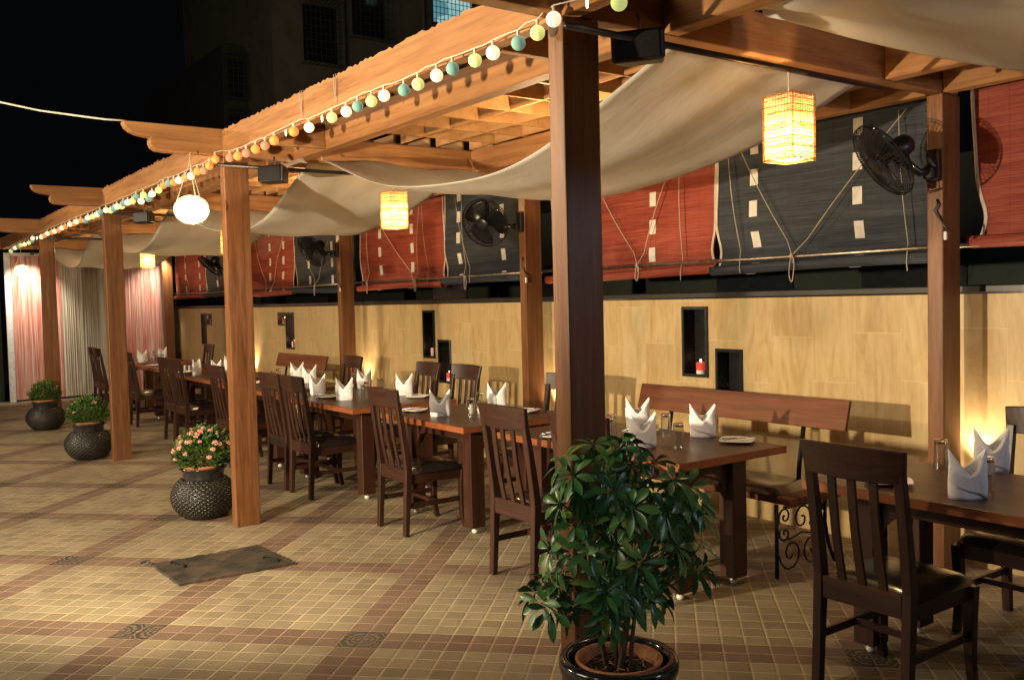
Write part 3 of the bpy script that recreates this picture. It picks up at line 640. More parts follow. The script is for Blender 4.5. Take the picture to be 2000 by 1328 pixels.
for i,(x,z) in enumerate(pw):
    c=BALLS[i][0]; loc=(x+6.387,-.002*(i%3),z-2.54)
    if c not in proto:
        o=MB().sphere((0,0,0),.028,20,14).build('ball',BM[c],sl,smooth=True); cp=MB().tube([(0,0,.026),(0,0,.048)],.006,8).build('bulb_cap',M['wirew'],o); proto[c]=(o,cp)
    else:
        o=proto[c][0].copy(); C.objects.link(o); cp=proto[c][1].copy(); C.objects.link(cp); cp.parent=o
    o.location=loc; o['label']=BL[c]; o.rotation_euler=(0,0,i*1.3)
    zz=max(z,2.53)
    wire.append((loc[0],loc[1],zz-2.54+.05))
wp=[]
for a,b_ in zip(wire[:-1],wire[1:]):
    wp+= [a,((a[0]+b_[0])/2,a[1]-.004,(a[2]+b_[2])/2+.006*math.sin(a[0]*9))]
wp.append(wire[-1]); MB().tube([Vector(p) for p in wp],.0026,6).build('wire',M['wirew'],sl,smooth=True)
M['mini']=emis('mini_bulb',(1,.62,.26),22)
for x,z in((-2.354,2.535),(-4.446,2.514),(-4.924,2.518),(-13.09,2.485)):
    x*=k0; z=1.56+(z-1.56)*k0
    MB().lathe([(.0005,-.022),(.004,-.014),(.0045,0),(.003,.012),(.0005,.014)],8,(x+6.387,0,z-2.54)).build('bare_bulb',M['mini'],sl,smooth=True)
# ================================================================ SPEAKERS, HOOKS, WIRES
def speaker():
    t=thing('loudspeaker','','speaker',(0,0,0),group='black loudspeakers under the rafters')
    w_,h,d=.105,.062,.06
    vs=[(-w_*.78,-d,-h),(w_*.78,-d,-h),(w_,d*.9,-h*.9),(-w_,d*.9,-h*.9),(-w_*.78,-d,h*.8),(w_*.78,-d,h*.8),(w_,d*.9,h),(-w_,d*.9,h)]
    MB().add(vs,[(3,2,1,0),(4,5,6,7),(0,1,5,4),(1,2,6,5),(2,3,7,6),(3,0,4,7)]).build('cabinet',M['blackp'],t,bevel=.014,seg=3)
    MB().box((-w_*.84,.056,-h*.75),(w_*.84,.062,h*.85)).build('grille',M['iron'],t,bevel=.004)
    MB().tube([(0,0,h*.8),(0,-.01,.10),(.01,-.02,.125)],.007,8).build('bracket',M['steel'],t)
    return t
s0=speaker(); s0.location=(-2.585,2.50,2.505); s0.rotation_euler=(R(-8),0,R(215)); s0['label']='largest black loudspeaker, hanging beside the top of the nearest dark post'
dup(s0,(-6.27,2.50,2.475),R(215),'black loudspeaker under the rafter of the post with the pink flowers')
dup(s0,(-9.80,2.52,2.475),R(215),'small black loudspeaker between the globe lantern and the third post')
pipe('cable',[(-11,-3,5.0),(-8.4,-.2,3.42),(-7.25,.6,3.04),(-6.942,.9,2.937),(-6.70,1.1,2.858),(-6.463,1.3,2.800),(-6.43,1.43,2.788),(-6.41,1.56,2.788)],.006,M['wirew'],'thin pale cable running through the night sky to the rafter tip','cable')
hk=MB().tube([(-2.905,2.178,2.745),(-2.925,2.165,2.73),(-2.93,2.16,2.705),(-2.91,2.16,2.69),(-2.885,2.16,2.70),(-2.882,2.16,2.715)],.0035,6).build('hook',M['iron'],smooth=True); tag(hk,'small iron hook on the front beam just left of the nearest dark post','hook')
# rope loops tied over the front beam
for x,lb in((-4.55,'thin cord tied round the front beam left of the bare bulb'),(-5.0,'thin cord tied over the ragged beam top near the orange balls')):
    o=MB().tube([(0,-.006,.02),(.003,-.008,.10),(.004,-.006,.195),(.0,.02,.205),(-.01,.05,.204),(-.03,.02,.21),(-.02,-.006,.198),(-.012,-.009,.12),(-.006,-.009,.06)],.0024,6).build('tied_cord',M['cord'],smooth=True); o.location=(x,YF-.006,2.605); o.scale=(1,1,.86); tag(o,lb,'cord')
# ================================================================ FANS
def fan():
    t=thing('wall_fan','','fan',(0,0,0),group='black fans on the wall posts')
    # local: head looks along -Y from the origin (motor centre); post plate added per fan
    head=t
    MB().lathe([(.0005,-.09),(.03,-.09),(.052,-.07),(.060,-.03),(.058,.02),(.045,.04),(.0005,.045)],24).build('motor',M['blackp'],head,smooth=True)
    g_=MB(); RR=.215
    for rr,z in((RR,.085),(RR*.99,.105),(.12,.14),(.055,.15)): g_.tube([(rr*math.cos(a),rr*math.sin(a),z) for a in [k*2*PI/40 for k in range(41)]],.0032 if rr>.2 else .002,6,False)
    for k in range(56):
        a=2*PI*k/56; ca,sa=math.cos(a),math.sin(a)
        g_.tube([(.055*ca,.055*sa,.15),(.12*ca,.12*sa,.14),(.18*ca,.18*sa,.125),(RR*ca,RR*sa,.10)],.0019,4,False)
        g_.tube([(.05*ca,.05*sa,.03),(.13*ca,.13*sa,.04),(.19*ca,.19*sa,.062),(RR*ca,RR*sa,.087)],.0019,4,False)
    g_.build('guard',M['guard'],head)
    MB().lathe([(.0005,.156),(.03,.155),(.05,.150),(.055,.146)],20).build('badge',M['blackp'],head,smooth=True)
    for k in range(3):
        a0=k*2*PI/3; bl=MB()
        def fn(uu,v,a0=a0):
            r_=.03+.165*v; a=a0+(uu-.5)*(1.35+.5*math.sin(PI*v)); return (r_*math.cos(a),r_*math.sin(a),.075+(uu-.5)*.055)
        bl.grid(fn,6,8); bl.build('blade',M['fanblade'],head,smooth=True,solid=.002)
    MB().lathe([(.0005,.10),(.025,.098),(.03,.085),(.03,.05)],16).build('hub',M['fanblade'],head,smooth=True)
    return t
F0=fan()
def place_fan(o,hd,nrm,post,label):
    o.location=hd; o.rotation_euler=Vector(nrm).to_track_quat('Z','Y').to_euler(); o['label']=label
    mw=Matrix.Translation(hd)@Vector(nrm).to_track_quat('Z','Y').to_matrix().to_4x4(); inv=mw.inverted()
    px,py,pz=post
    a=MB().box((px-.038,py-.035,pz-.085),(px+.038,py-.002,pz+.085)); a.box((px-.028,py-.075,pz-.075),(px+.028,py-.035,pz-.01))
    a.v=[tuple(inv@Vector(v)) for v in a.v]; a.build('wall_bracket',M['blackp'],o,bevel=.01,seg=2)
    h=Vector(hd); q=[Vector((px,py-.05,pz-.03)),Vector((px-.02,py-.12,pz-.04)),h+Vector((.02,.07,-.07)),h+Vector((0,.03,0))]
    MB().tube([inv@v for v in q],[.024,.022,.022,.03],10).build('arm',M['blackp'],o,smooth=True)
def dupfan(hd,nrm,post,label):
    c=dup(F0,hd,0,label); return c
fans=[((-2.79,4.56,2.30),(-.42,-.62,-.52),(PX[0]-.045,YB,2.22),'nearest black fan seen from its side on the right wall post'),
      ((-6.66,4.60,2.26),(.42,-.80,-.38),(PX[1]-.045,YB,2.22),'black fan facing the camera in front of the charcoal blind at mid wall'),
      ((-10.27,4.60,2.24),(.15,-.80,-.50),(PX[2]-.045,YB,2.19),'black fan on the third wall post, above the brown bench'),
      ((-14.05,4.60,2.24),(-.1,-.62,-.75),(PX[3]-.045,YB,2.16),'farthest and smallest black fan, tipped down near the string curtain')]
cps=[F0]+[dup(F0,(0,0,0),0,'x') for _ in range(3)]
for o,(hd,nr,po,lb) in zip(cps,fans): place_fan(o,hd,nr,po,lb)
for i,(x,z) in enumerate(((PX[0],1.98),(PX[1],1.86),(PX[2],1.86))):
    o=MB().tube([(0,-.0,.06),(.012,-.012,.03),(-.008,-.014,.0),(.01,-.012,-.03),(.03,-.01,-.06),(.055,-.004,-.10),(.05,.0,-.14)],.0055,6).build('coiled_lead',M['blackp'],smooth=True)
    o.location=(x-.03,YB-.006,z); tag(o,['coiled black plug lead on the nearest wall post','coiled black plug lead on the second wall post','coiled black plug lead on the third wall post'][i],'cable',None)
    m_=MB().box((.045,-.02,-.16),(.062,-.004,-.115)).build('plug',M['porc'],o,bevel=.003)
# ================================================================ TABLES
def table(x0,x1,y0,y1,label):
    cx,cy=(x0+x1)/2,(y0+y1)/2; hx,hy=(x1-x0)/2,(y1-y0)/2
    t=thing('dining_table',label,'table',(cx,cy,0),group='dark dining tables along the wall')
    MB().box((-hx+.004,-hy+.004,.712),(hx-.004,hy-.004,.750)).build('tabletop',M['tabtop'],t,bevel=.003)
    e=MB()
    for a,b_ in(((-hx,-hy,.711),(hx,-hy+.0035,.7485)),((-hx,hy-.0035,.711),(hx,hy,.7485)),((-hx,-hy+.0036,.711),(-hx+.0035,hy-.0036,.7485)),((hx-.0035,-hy+.0036,.711),(hx,hy-.0036,.7485))): e.box(a,b_)
    e.build('edge_band',M['tabedge'],t)
    lx,ly=hx-.20,hy-.20
    for sx in(-1,1):
        for sy in(-1,1):
            MB().box((sx*lx-.05,sy*ly-.055,.045),(sx*lx+.05,sy*ly+.055,.709)).build('leg',M['tableg'],t,bevel=.004)
            MB().lathe([(.0005,0),(.016,.002),(.022,.014),(.020,.024),(.012,.030),(.018,.036),(.018,.044),(.0005,.0445)],16,(sx*lx,sy*ly,0)).build('caster',M['porc'],t,smooth=True)
    def arch(L,axis,off):      # apron with rounded brackets at both ends
        poly=[(-L,.7085),(-L,.50)]; n=8
        for k in range(n+1):
            a=PI/2*k/n; poly.append((-L+.14*(1-math.cos(a)),.50+.12*math.sin(a)))
        for k in range(n+1):
            a=PI/2*(1-k/n); poly.append((L-.14*(1-math.cos(a)),.50+.12*math.sin(a)))
        poly+=[(L,.50),(L,.7085)]
        n=len(poly); vs=[];
        for s in(-.012,.012):
            for p,z in poly: vs.append((p,off+s,z) if axis=='X' else (off+s,p,z))
        fs=[tuple(range(n)),tuple(range(2*n-1,n-1,-1))]+[(k,n+k,n+(k+1)%n,(k+1)%n) for k in range(n)]
        MB().add(vs,fs).build('apron',M['tableg'],t)
    for s in(-1,1):
        arch(lx-.052,'X',s*ly); arch(ly-.057,'Y',s*lx)
    return t
TB=[(-2.50,-1.05,3.34,4.10,'nearest dark table, cut off at the right edge of the picture'),
 (-4.64,-3.11,3.22,4.03,'dark table in front of the long red-brown bench near the camera'),
 (-6.12,-4.94,3.17,4.02,'dark table with bright orange edge and shakers, at the centre'),
 (-7.98,-6.42,3.12,4.06,'dark table behind the two chairs standing side by side'),
 (-9.72,-8.30,3.15,4.06,'dark table just right of the front post with the pink flowers'),
 (-11.75,-10.1,3.22,4.08,'dark table just left of the front post with the pink flowers'),
 (-13.62,-12.2,3.34,4.12,'far dark table seen between the second and third front posts'),
 (-15.6,-14.2,3.46,4.24,'farthest dark table in front of the red string curtain')]
for a in TB: table(*a)
# ================================================================ CHAIRS
def chair():
    t=thing('dining_chair','','chair',(0,0,0),group='slat-back dining chairs')
    def yb(z):     # rake of the back
        return -.200-.078*max(0,(z-.45)/.53)**1.15
    for sx in(-1,1):
        pts=[(sx*.19,-.228,0)]+[(sx*.19,-.228+.028*(z/.45),z) for z in(.15,.30,.45)]+[(sx*.19,yb(z),z) for z in(.55,.65,.75,.85,.90)]
        MB().sweep(pts,.040,[.034,.036,.042,.048,.044,.040,.036,.032,.030]).build('rear_leg',M['chair'],t,bevel=.003)
        pts=[(sx*.195,.222+.012*math.sin(PI*(1-z/.40))*-1+ (.012 if z==0 else 0),z) for z in(0,.1,.2,.3,.40)]
        MB().sweep(pts,[.032,.036,.04,.042,.044],[.032,.036,.04,.044,.048]).build('front_leg',M['chair'],t,bevel=.003)
        MB().box((sx*.19-.010,-.185,.345),(sx*.19+.010,.200,.408)).build('side_apron',M['chair'],t,bevel=.002)
        MB().box((sx*.19-.009,-.195,.185),(sx*.19+.009,.205,.218)).build('side_stretcher',M['chair'],t,bevel=.002)
    MB().box((-.172,.212,.345),(.172,.232,.408)).build('front_apron',M['chairx'],t,bevel=.002)
    MB().box((-.180,.01,.188),(.180,.034,.214)).build('cross_stretcher',M['chairx'],t,bevel=.002)
    MB().box((-.169,-.222,.355),(.169,-.200,.445)).build('rear_rail',M['chairx'],t,bevel=.003)
    # crest rail: bowed in plan, flared ends
    mb=MB(); n=14; z0,z1=.862,.985; vs=[];fs=[]
    for k in range(n+1):
        q=-1+2*k/n
        for z,wf in((z0,.208),(z1,.224)):
            bow=-.030*(1-q*q); zz=z+(.006*(1-q*q) if z==z1 else -.004*(1-q*q)); y=yb(z)+bow
            vs+=[(q*wf,y-.012,zz),(q*wf,y+.012,zz)]
    for k in range(n):
        a=k*4; b_=a+4
        fs+=[(a,b_,b_+2,a+2),(a+1,a+3,b_+3,b_+1),(a+2,b_+2,b_+3,a+3),(a,a+1,b_+1,b_)]
    fs+=[(0,2,3,1),(n*4,n*4+1,n*4+3,n*4+2)]
    mb.add(vs,fs).build('crest_rail',M['chairx'],t,bevel=.004)
    for x in(-.088,0,.088):
        pts=[]
        for k in range(9):
            z=.435+(.875-.435)*k/8; bow=-.030*(1-(x/.2)**2)*(k/8)**.8-.012*math.sin(PI*k/8)+.012*(k/8); pts.append((x,yb(z)+bow-.006*(1-k/8),z))
        MB().sweep(pts,.036,.013).build('slat',M['chair'],t,bevel=.002)
    # padded seat
    def fn(uu,v):
        a=(uu-.5)*2; b_=(v-.5)*2; e=(1-abs(a)**3.2)*(1-abs(b_)**3.2); x=a*(.205+.012*v); y=.018+b_*.222
        k=1-.05*(abs(a)*abs(b_))**4
        return (x*k,y*k,.412+.055*max(0,e)**.38*1.0)
    mb=MB(); mb.grid(fn,18,18); mb.box((-.19,-.185,.408),(.19,.235,.416)); mb.build('seat_pad',M['leather'],t,smooth=True)
    return t
ch=chair()
# front row (backs to the camera side) : x centre, y of the chair origin = rear feet + .228
front=[(-2.05,3.31,.0,'nearest dark chair at lower right with its back to the camera'),
 (-3.52,3.20,.03,'dark chair mostly hidden behind the nearest front post'),
 (-4.11,3.165,.0,'dark chair directly left of the nearest post, between post and centre chair'),
 (-5.55,3.20,-.02,'brown chair alone at the centre beside the orange-edged table'),
 (-7.09,3.19,.01,'right one of the two chairs standing side by side'),
 (-7.575,3.185,.0,'left one of the two chairs standing side by side'),
 (-9.0,3.20,.02,'dark chair seen just left of the post with the pink flowers'),
 (-10.62,3.26,.0,'right chair of the far pair just left of the pink flowers'),
 (-11.10,3.27,.0,'left chair of the far pair just left of the pink flowers'),
 (-12.88,3.30,-.02,'far dark chair with a lit seat right behind the third front post'),
 (-14.72,3.30,0,'farther dark chair peeking out on the left of the third front post'),
 (-15.22,3.33,0,'farthest dark chair against the beige string curtain')]
back=[(-2.0,4.28,PI,'dark chair back cut off at the right edge, behind the nearest table'),
 (-5.45,4.15,PI,'dark chair on the wall side peeking out left of the nearest post'),
 (-6.86,4.18,PI+.03,'dark chair on the wall side in front of the low candle niche'),
 (-7.52,4.17,PI-.03,'dark chair on the wall side left of the low candle niche'),
 (-9.12,4.18,PI,'dark chair on the wall side in front of the third wall post'),
 (-14.1,4.22,PI,'farthest dark chair on the wall side near the unlit niche')]
for i,(x,y,a,lb) in enumerate(front+back):
    if i==0: ch.location=(x,y,0); ch.rotation_euler=(0,0,a); ch['label']=lb
    else: dup(ch,(x,y,0),a,lb)
# ================================================================ BENCHES
def bench(x0,x1,label):
    L=x1-x0; t=thing('iron_bench',label,'bench',((x0+x1)/2,4.3,0),group='benches along the wall'); h=L/2
    MB().box((-h,-.235,.415),(h,-.155,.452)).build('seat_slat',M['benchw'],t,bevel=.004)
    MB().box((-h,-.145,.415),(h,.22,.452)).build('seat_board',M['benchw'],t,bevel=.004)
    MB().box((-h,-.25,.405),(-h+.035,.22,.4145)).build('end_batten',M['benchw'],t); MB().box((h-.035,-.25,.405),(h,.22,.4145)).build('end_batten',M['benchw'],t)
    def fn(uu,v):
        a=(uu-.5)*2; b_=(v-.5)*2; e=(1-abs(a)**14)*(1-abs(b_)**3); return (a*(h-.10),-.02+b_*.20,.453+.045*max(0,e)**.4)
    mb=MB(); mb.grid(fn,30,14); mb.build('cushion',M['leather'],t,smooth=True)
    poly=[(.262,.770),(.285,.765),(.335,.935),(.312,.940)]
    MB().prism_x(poly,-h-.01,h-.0).build('backrest',M['benchw'],t,bevel=.005,seg=2)
    for sx in(-1,1):
        x=sx*(h-.10)
        MB().tube([(x,-.22,0),(x,-.22,.404)],.011,8).build('leg',M['iron'],t,smooth=True)
        MB().tube([(x,.30,0),(x,.24,.12),(x,.21,.25),(x,.215,.404)],.011,8).build('leg',M['iron'],t,smooth=True)
        MB().tube([(x-sx*.2,.235,.404),(x-sx*.2,.25,.55),(x-sx*.2,.30,.80)],.014,8).build('back_strut',M['iron'],t,smooth=True)
        s=MB()
        def spiral(cy,cz,r0,turn,a0,dirn):
            return [(x,cy+r0*(1-k/22)**.9*math.cos(a0+dirn*turn*2*PI*k/22),cz+r0*(1-k/22)**.9*math.sin(a0+dirn*turn*2*PI*k/22)) for k in range(21)]
        for cy,cz,r0,tn,a0,dr in((-.10,.12,.10,1.6,PI,1),(.09,.12,.10,1.6,0,-1),(-.15,.33,.055,1.4,PI*1.2,-1),(.0,.30,.085,1.5,-.6,1),(.14,.33,.055,1.4,-.2,1),(-.15,.235,.05,1.3,PI*.8,1),(.12,.235,.05,1.3,.2,-1)):
            s.tube(spiral(cy,cz,r0,tn,a0,dr),.0055,6)
        s.tube([(x,-.215,.25),(x,-.18,.205),(x,-.10,.20),(x,.0,.222),(x,.10,.20),(x,.17,.205),(x,.20,.25)],.0055,6)
        s.build('scrollwork',M['iron'],t,smooth=True)
    return t
bench(-4.80,-3.12,'long red-brown bench with iron scroll ends behind the near table')
bench(-11.62,-10.12,'orange-brown bench backrest left of the third wall post')
# ================================================================ TABLEWARE
def napkin():
    t=thing('folded_napkin','','napkin',(0,0,0),group='white napkins folded upright with two points')
    mb=MB(); nA,nZ=48,10
    def h(th):
        q=abs(math.sin(th)); return .094+.098*q**1.05+(.016 if abs(th)>PI/2 else 0)*(1-q)
    def P(th,v,k=1,top=None):
        hh=(top if top is not None else h(th))*v; sn=math.sin(th); cs=math.cos(th)
        pk=max(0,(hh-.10)/.1); fl=1+.05*pk*abs(sn)+.03*math.sin(PI*min(1,hh/.12))
        sgn=1 if sn>0 else -1
        return (.067*sgn*abs(sn)**.80*k*fl,-.036*cs*k*(1-.45*pk)+.004*math.sin(hh*30+th*3),hh)
    mb.grid(lambda uu,v:P(-PI+2*PI*uu,v),nA,nZ)
    mb.build('cloth_wrap',M['linen'],t,smooth=True,solid=.0028)
    f_=MB()   # outer flap: its edge runs diagonally down to the foot
    def Q(uu,v):
        th=-1.50+2.95*uu; lo=max(0,.075*(1-uu*1.2)); hi=.094+.096*abs(math.sin(th))**1.1*(1 if th>0 else .5)-.012*(1-uu); z=lo+(hi-lo)*v
        return P(th,1,1.07,z)
    f_.grid(Q,26,8); f_.build('cloth_flap',M['linen'],t,smooth=True,solid=.003)
    return t
nk=napkin()
NK=[(-1.85,3.49,.9,'nearest white napkin, half in shadow, on the right-edge table'),(-2.06,4.09,.75,'white napkin behind the nearest one on the right-edge table'),
 (-3.62,3.94,.8,'white napkin standing in front of the near bench backrest'),(-3.59,3.44,.95,'white napkin just above the green leaves of the near plant'),(-4.13,3.92,.85,'white napkin half hidden behind the one above the near plant'),
 (-5.55,3.37,1.0,'white napkin on the corner of the orange-edged table'),(-5.68,3.95,.8,'white napkin standing left of the nearest post, wall side of the centre table'),
 (-7.08,3.37,.9,'white napkin at the front right of the table behind the chair pair'),(-7.66,3.39,.8,'white napkin close to the crest of the right paired chair'),
 (-8.92,3.86,1.0,'white napkin in front of the orange-brown bench right of the flower post'),(-7.88,3.96,.7,'white napkin in the glow beside the third wall post'),(-7.04,3.92,.95,'white napkin in front of the wall-side chair left of the low niche'),
 (-9.45,3.95,.9,'white napkin touching the right edge of the post with pink flowers'),(-11.04,3.36,2.3,'round-looking white napkin left of the post with pink flowers'),(-11.6,3.95,.8,'white napkin behind the round-looking one, far left table'),
 (-14.45,3.60,1.0,'white napkin before the red string curtain, nearest the third front post'),(-15.2,4.10,.8,'farthest white napkin at the edge of the red string curtain'),(-10.75,3.5,.6,'white napkin partly behind the round-looking one at the left table')]
for i,(x,y,a,lb) in enumerate(NK):
    s=1.0
    if i==0: nk.location=(x,y,.7505); nk.rotation_euler=(0,0,a); nk['label']=lb
    else: dup(nk,(x,y,.7505),a,lb)
def tumbler():
    mb=MB().lathe([(.0285,.1165),(.0325,.002),(.0318,0),(.0305,.002),(.0272,.1155)],28); mb.mi=1
    mb.lathe([(.0005,.135),(.026,.135),(.0278,.132),(.0284,.117),(.0265,.1155),(.024,.117),(.0005,.119)],28)
    t=mb.build('tumbler',[M['thin'],M['glass']],smooth=True)
    return tag(t,None,'glass','upturned drinking glasses')
tm=tumbler()
GL=[(-2.23,3.98,'upturned glass standing before the nearest wall post'),(-1.87,3.68,'upturned glass just right of the nearest napkin'),(-3.77,3.80,'back one of two upturned glasses left of the bench-side napkin'),(-3.44,3.56,'front one of two upturned glasses left of the bench-side napkin'),
 (-3.87,3.45,'front upturned glass touching the edge of the dark post'),(-3.97,3.56,'back upturned glass touching the edge of the dark post'),(-5.36,3.50,'front upturned glass beside the shakers on the orange-edged table'),(-5.62,3.75,'back upturned glass behind the shakers on the orange-edged table'),
 (-6.90,3.46,'front upturned glass on the table behind the paired chairs'),(-7.15,3.62,'second upturned glass on the table behind the paired chairs'),(-8.12,3.98,'upturned glass in front of the glowing wall spot at the third post'),(-7.35,3.85,'upturned glass by the wall-side napkin of the paired chairs table'),
 (-9.1,3.55,'upturned glass below the orange-brown bench backrest'),(-9.35,3.7,'upturned glass beside the napkin at the flower post'),(-10.67,3.63,'upturned glass touching the left side of the flower post'),(-14.67,3.74,'upturned glass near the shakers of the farthest table'),(-15.1,3.95,'farthest upturned glass before the red string curtain')]
for i,(x,y,lb) in enumerate(GL):
    if i==0: tm.location=(x,y,.7508); tm['label']=lb
    else: o=tm.copy(); C.objects.link(o); o.location=(x,y,.7508); o['label']=lb
sh=MB().lathe([(.0005,0),(.016,0),(.0175,.004),(.0165,.05),(.0165,.062),(.013,.069),(.0005,.071)],20).build('shaker',M['porc'],smooth=True); tag(sh,None,'shaker','white salt and pepper shakers')
SH=[(-2.03,4.0,'white shaker behind the glass beside the nearest napkin'),(-5.50,3.60,'left one of three white shakers on the orange-edged table'),(-5.47,3.655,'middle one of three white shakers on the orange-edged table'),(-5.44,3.72,'right one of three white shakers on the orange-edged table'),
 (-11.97,3.50,'left white shaker on the far table beside the chair pair'),(-11.88,3.53,'right white shaker on the far table beside the chair pair'),(-14.65,3.82,'left white shaker before the red string curtain'),(-14.57,3.86,'right white shaker before the red string curtain')]
for i,(x,y,lb) in enumerate(SH):
    o=sh if i==0 else sh.copy()
    if i: C.objects.link(o)
    o.location=(x,y,.7508); o['label']=lb
def plate():
    def fn(uu,v):
        a=(uu-.5)*2; b_=(v-.5)*2; q=max(abs(a),abs(b_)); k=1-.13*(a*b_)**2; z=.003+.014*max(0,(q-.55)/.45)**1.3; return (a*.094*k,b_*.094*k,z)
    p=MB().grid(fn,20,20).build('side_plate',M['porc'],smooth=False,solid=.005); return tag(p,None,'plate','white side plates')
pl=plate()
def cutlery(kind):
    mb=MB(); L=.095
    if kind=='fork':
        mb.tube([(-L,0,0),(-.03,0,.001),(.035,0,.003)],[.004,.0028,.0022],6); mb.box((.035,-.010,.002),(.055,.010,.004))
        for y in(-.009,-.003,.003,.009): mb.tube([(.055,y,.003),(.09,y,.006)],.0011,5)
    else:
        mb.tube([(-L,0,0),(-.02,0,.001),(.0,0,.001)],[.0045,.004,.003],6); mb.add([(0,-.007,.001),(.08,-.006,.001),(.095,.004,.001),(0,.007,.001),(0,-.007,.003),(.08,-.006,.002),(.095,.004,.002),(0,.007,.003)],[(3,2,1,0),(4,5,6,7),(0,1,5,4),(1,2,6,5),(2,3,7,6),(3,0,4,7)])
    o=mb.build('table_'+kind if kind=='knife' else 'table_fork',M['metalshine'],smooth=True); return tag(o,None,kind,'cutlery laid on the side plates')
fk,kn=cutlery('fork'),cutlery('knife')
PL=[(-2.2,3.52,.7,'the plate behind the slats of the nearest chair'),(-3.36,3.93,.6,'the plate at the right end of the bench table'),(-3.98,3.80,.3,'the plate behind the two glasses of the bench table'),(-4.20,3.34,.7,'the plate seen through the slats left of the dark post'),
 (-5.93,3.38,.8,'the plate at the left end of the orange-edged table'),(-5.30,3.93,.4,'the plate on the wall side of the orange-edged table'),(-7.37,3.36,.5,'the plate between two napkins behind the paired chairs'),(-6.78,3.90,.8,'the plate left of the centre chair on the wall side'),
 (-11.58,3.40,.5,'the plate on the far table left of the flower post'),(-13.36,3.50,.4,'the plate beside the far chair pair'),(-9.3,3.45,.4,'the plate just right of the flower post')]
for i,(x,y,a,w_) in enumerate(PL):
    o=pl if i==0 else pl.copy()
    if i: C.objects.link(o)
    o.location=(x,y,.7508); o.rotation_euler=(0,0,a); o['label']='white square side plate: '+w_.replace('the plate','one')
    if i<8:
        for j,(src,dy,da) in enumerate(((fk,-.018,.12),(kn,.02,-.08))):
            q=src if i==0 else src.copy()
            if i: C.objects.link(q)
            q.location=(x+dy*math.sin(a)*-1,y+dy*math.cos(a),.771); q.rotation_euler=(0,0,a+da+.5); q['label']='steel %s on '%('fork' if j==0 else 'knife')+w_
# ================================================================ POTS AND PLANTS
def woven_prof(h,rb,rm,rt,rows,sub=4):
    out=[]
    n=rows*sub
    for i in range(n+1):
        q=i/n; a=q*PI; base=rb+(rt-rb)*q; r_=base+(rm-(rb+rt)/2)*math.sin(a)**.75; out.append((r_,h*q))
    return out
def pot_thing():
    t=thing('flower_pot','','potted plant',(0,0,0),group='round woven pots beside the front posts')
    rows,sub,n=19,5,210
    def rf(i,k,a):
        row=i//sub; s=math.sin(PI*(i%sub)/sub); return .011*s*(.15+.85*max(0,math.sin(a*30+(row%2)*PI))**.8)
    MB().lathe([(.0005,0)]+woven_prof(.295,.125,.232,.150,rows,sub),n,rf=lambda i,k,a: rf(max(0,i-1),k,a) if i else 0).build('woven_body',M['woven'],t,smooth=True)
    MB().lathe([(.146,.290),(.146,.30),(.150,.345),(.168,.365),(.170,.372),(.158,.374),(.148,.360),(.140,.32)],40).build('glazed_collar',M['glaze'],t,smooth=True)
    MB().lathe([(.130,.30),(.138,.372),(.148,.378),(.149,.392),(.136,.394),(.126,.36)],40).build('clay_pot',M['terra'],t,smooth=True)
    mb=MB(); mb.lathe([(.0005,.362),(.08,.360),(.128,.355)],24); mb.build('soil',M['soil'],t,smooth=True)
    return t
def leafquad(mb,p,d,n_,L,W):
    d=d.normalized(); s=d.cross(n_).normalized(); up=s.cross(d)
    a=p; b1=p+d*L*.45+s*W+up*.0; b2=p+d*L*.45-s*W; m=p+d*L*.5-up*W*.35; c=p+d*L
    mb.add([a,b1,c,b2,m],[(0,1,4),(1,2,4),(2,3,4),(3,0,4)])
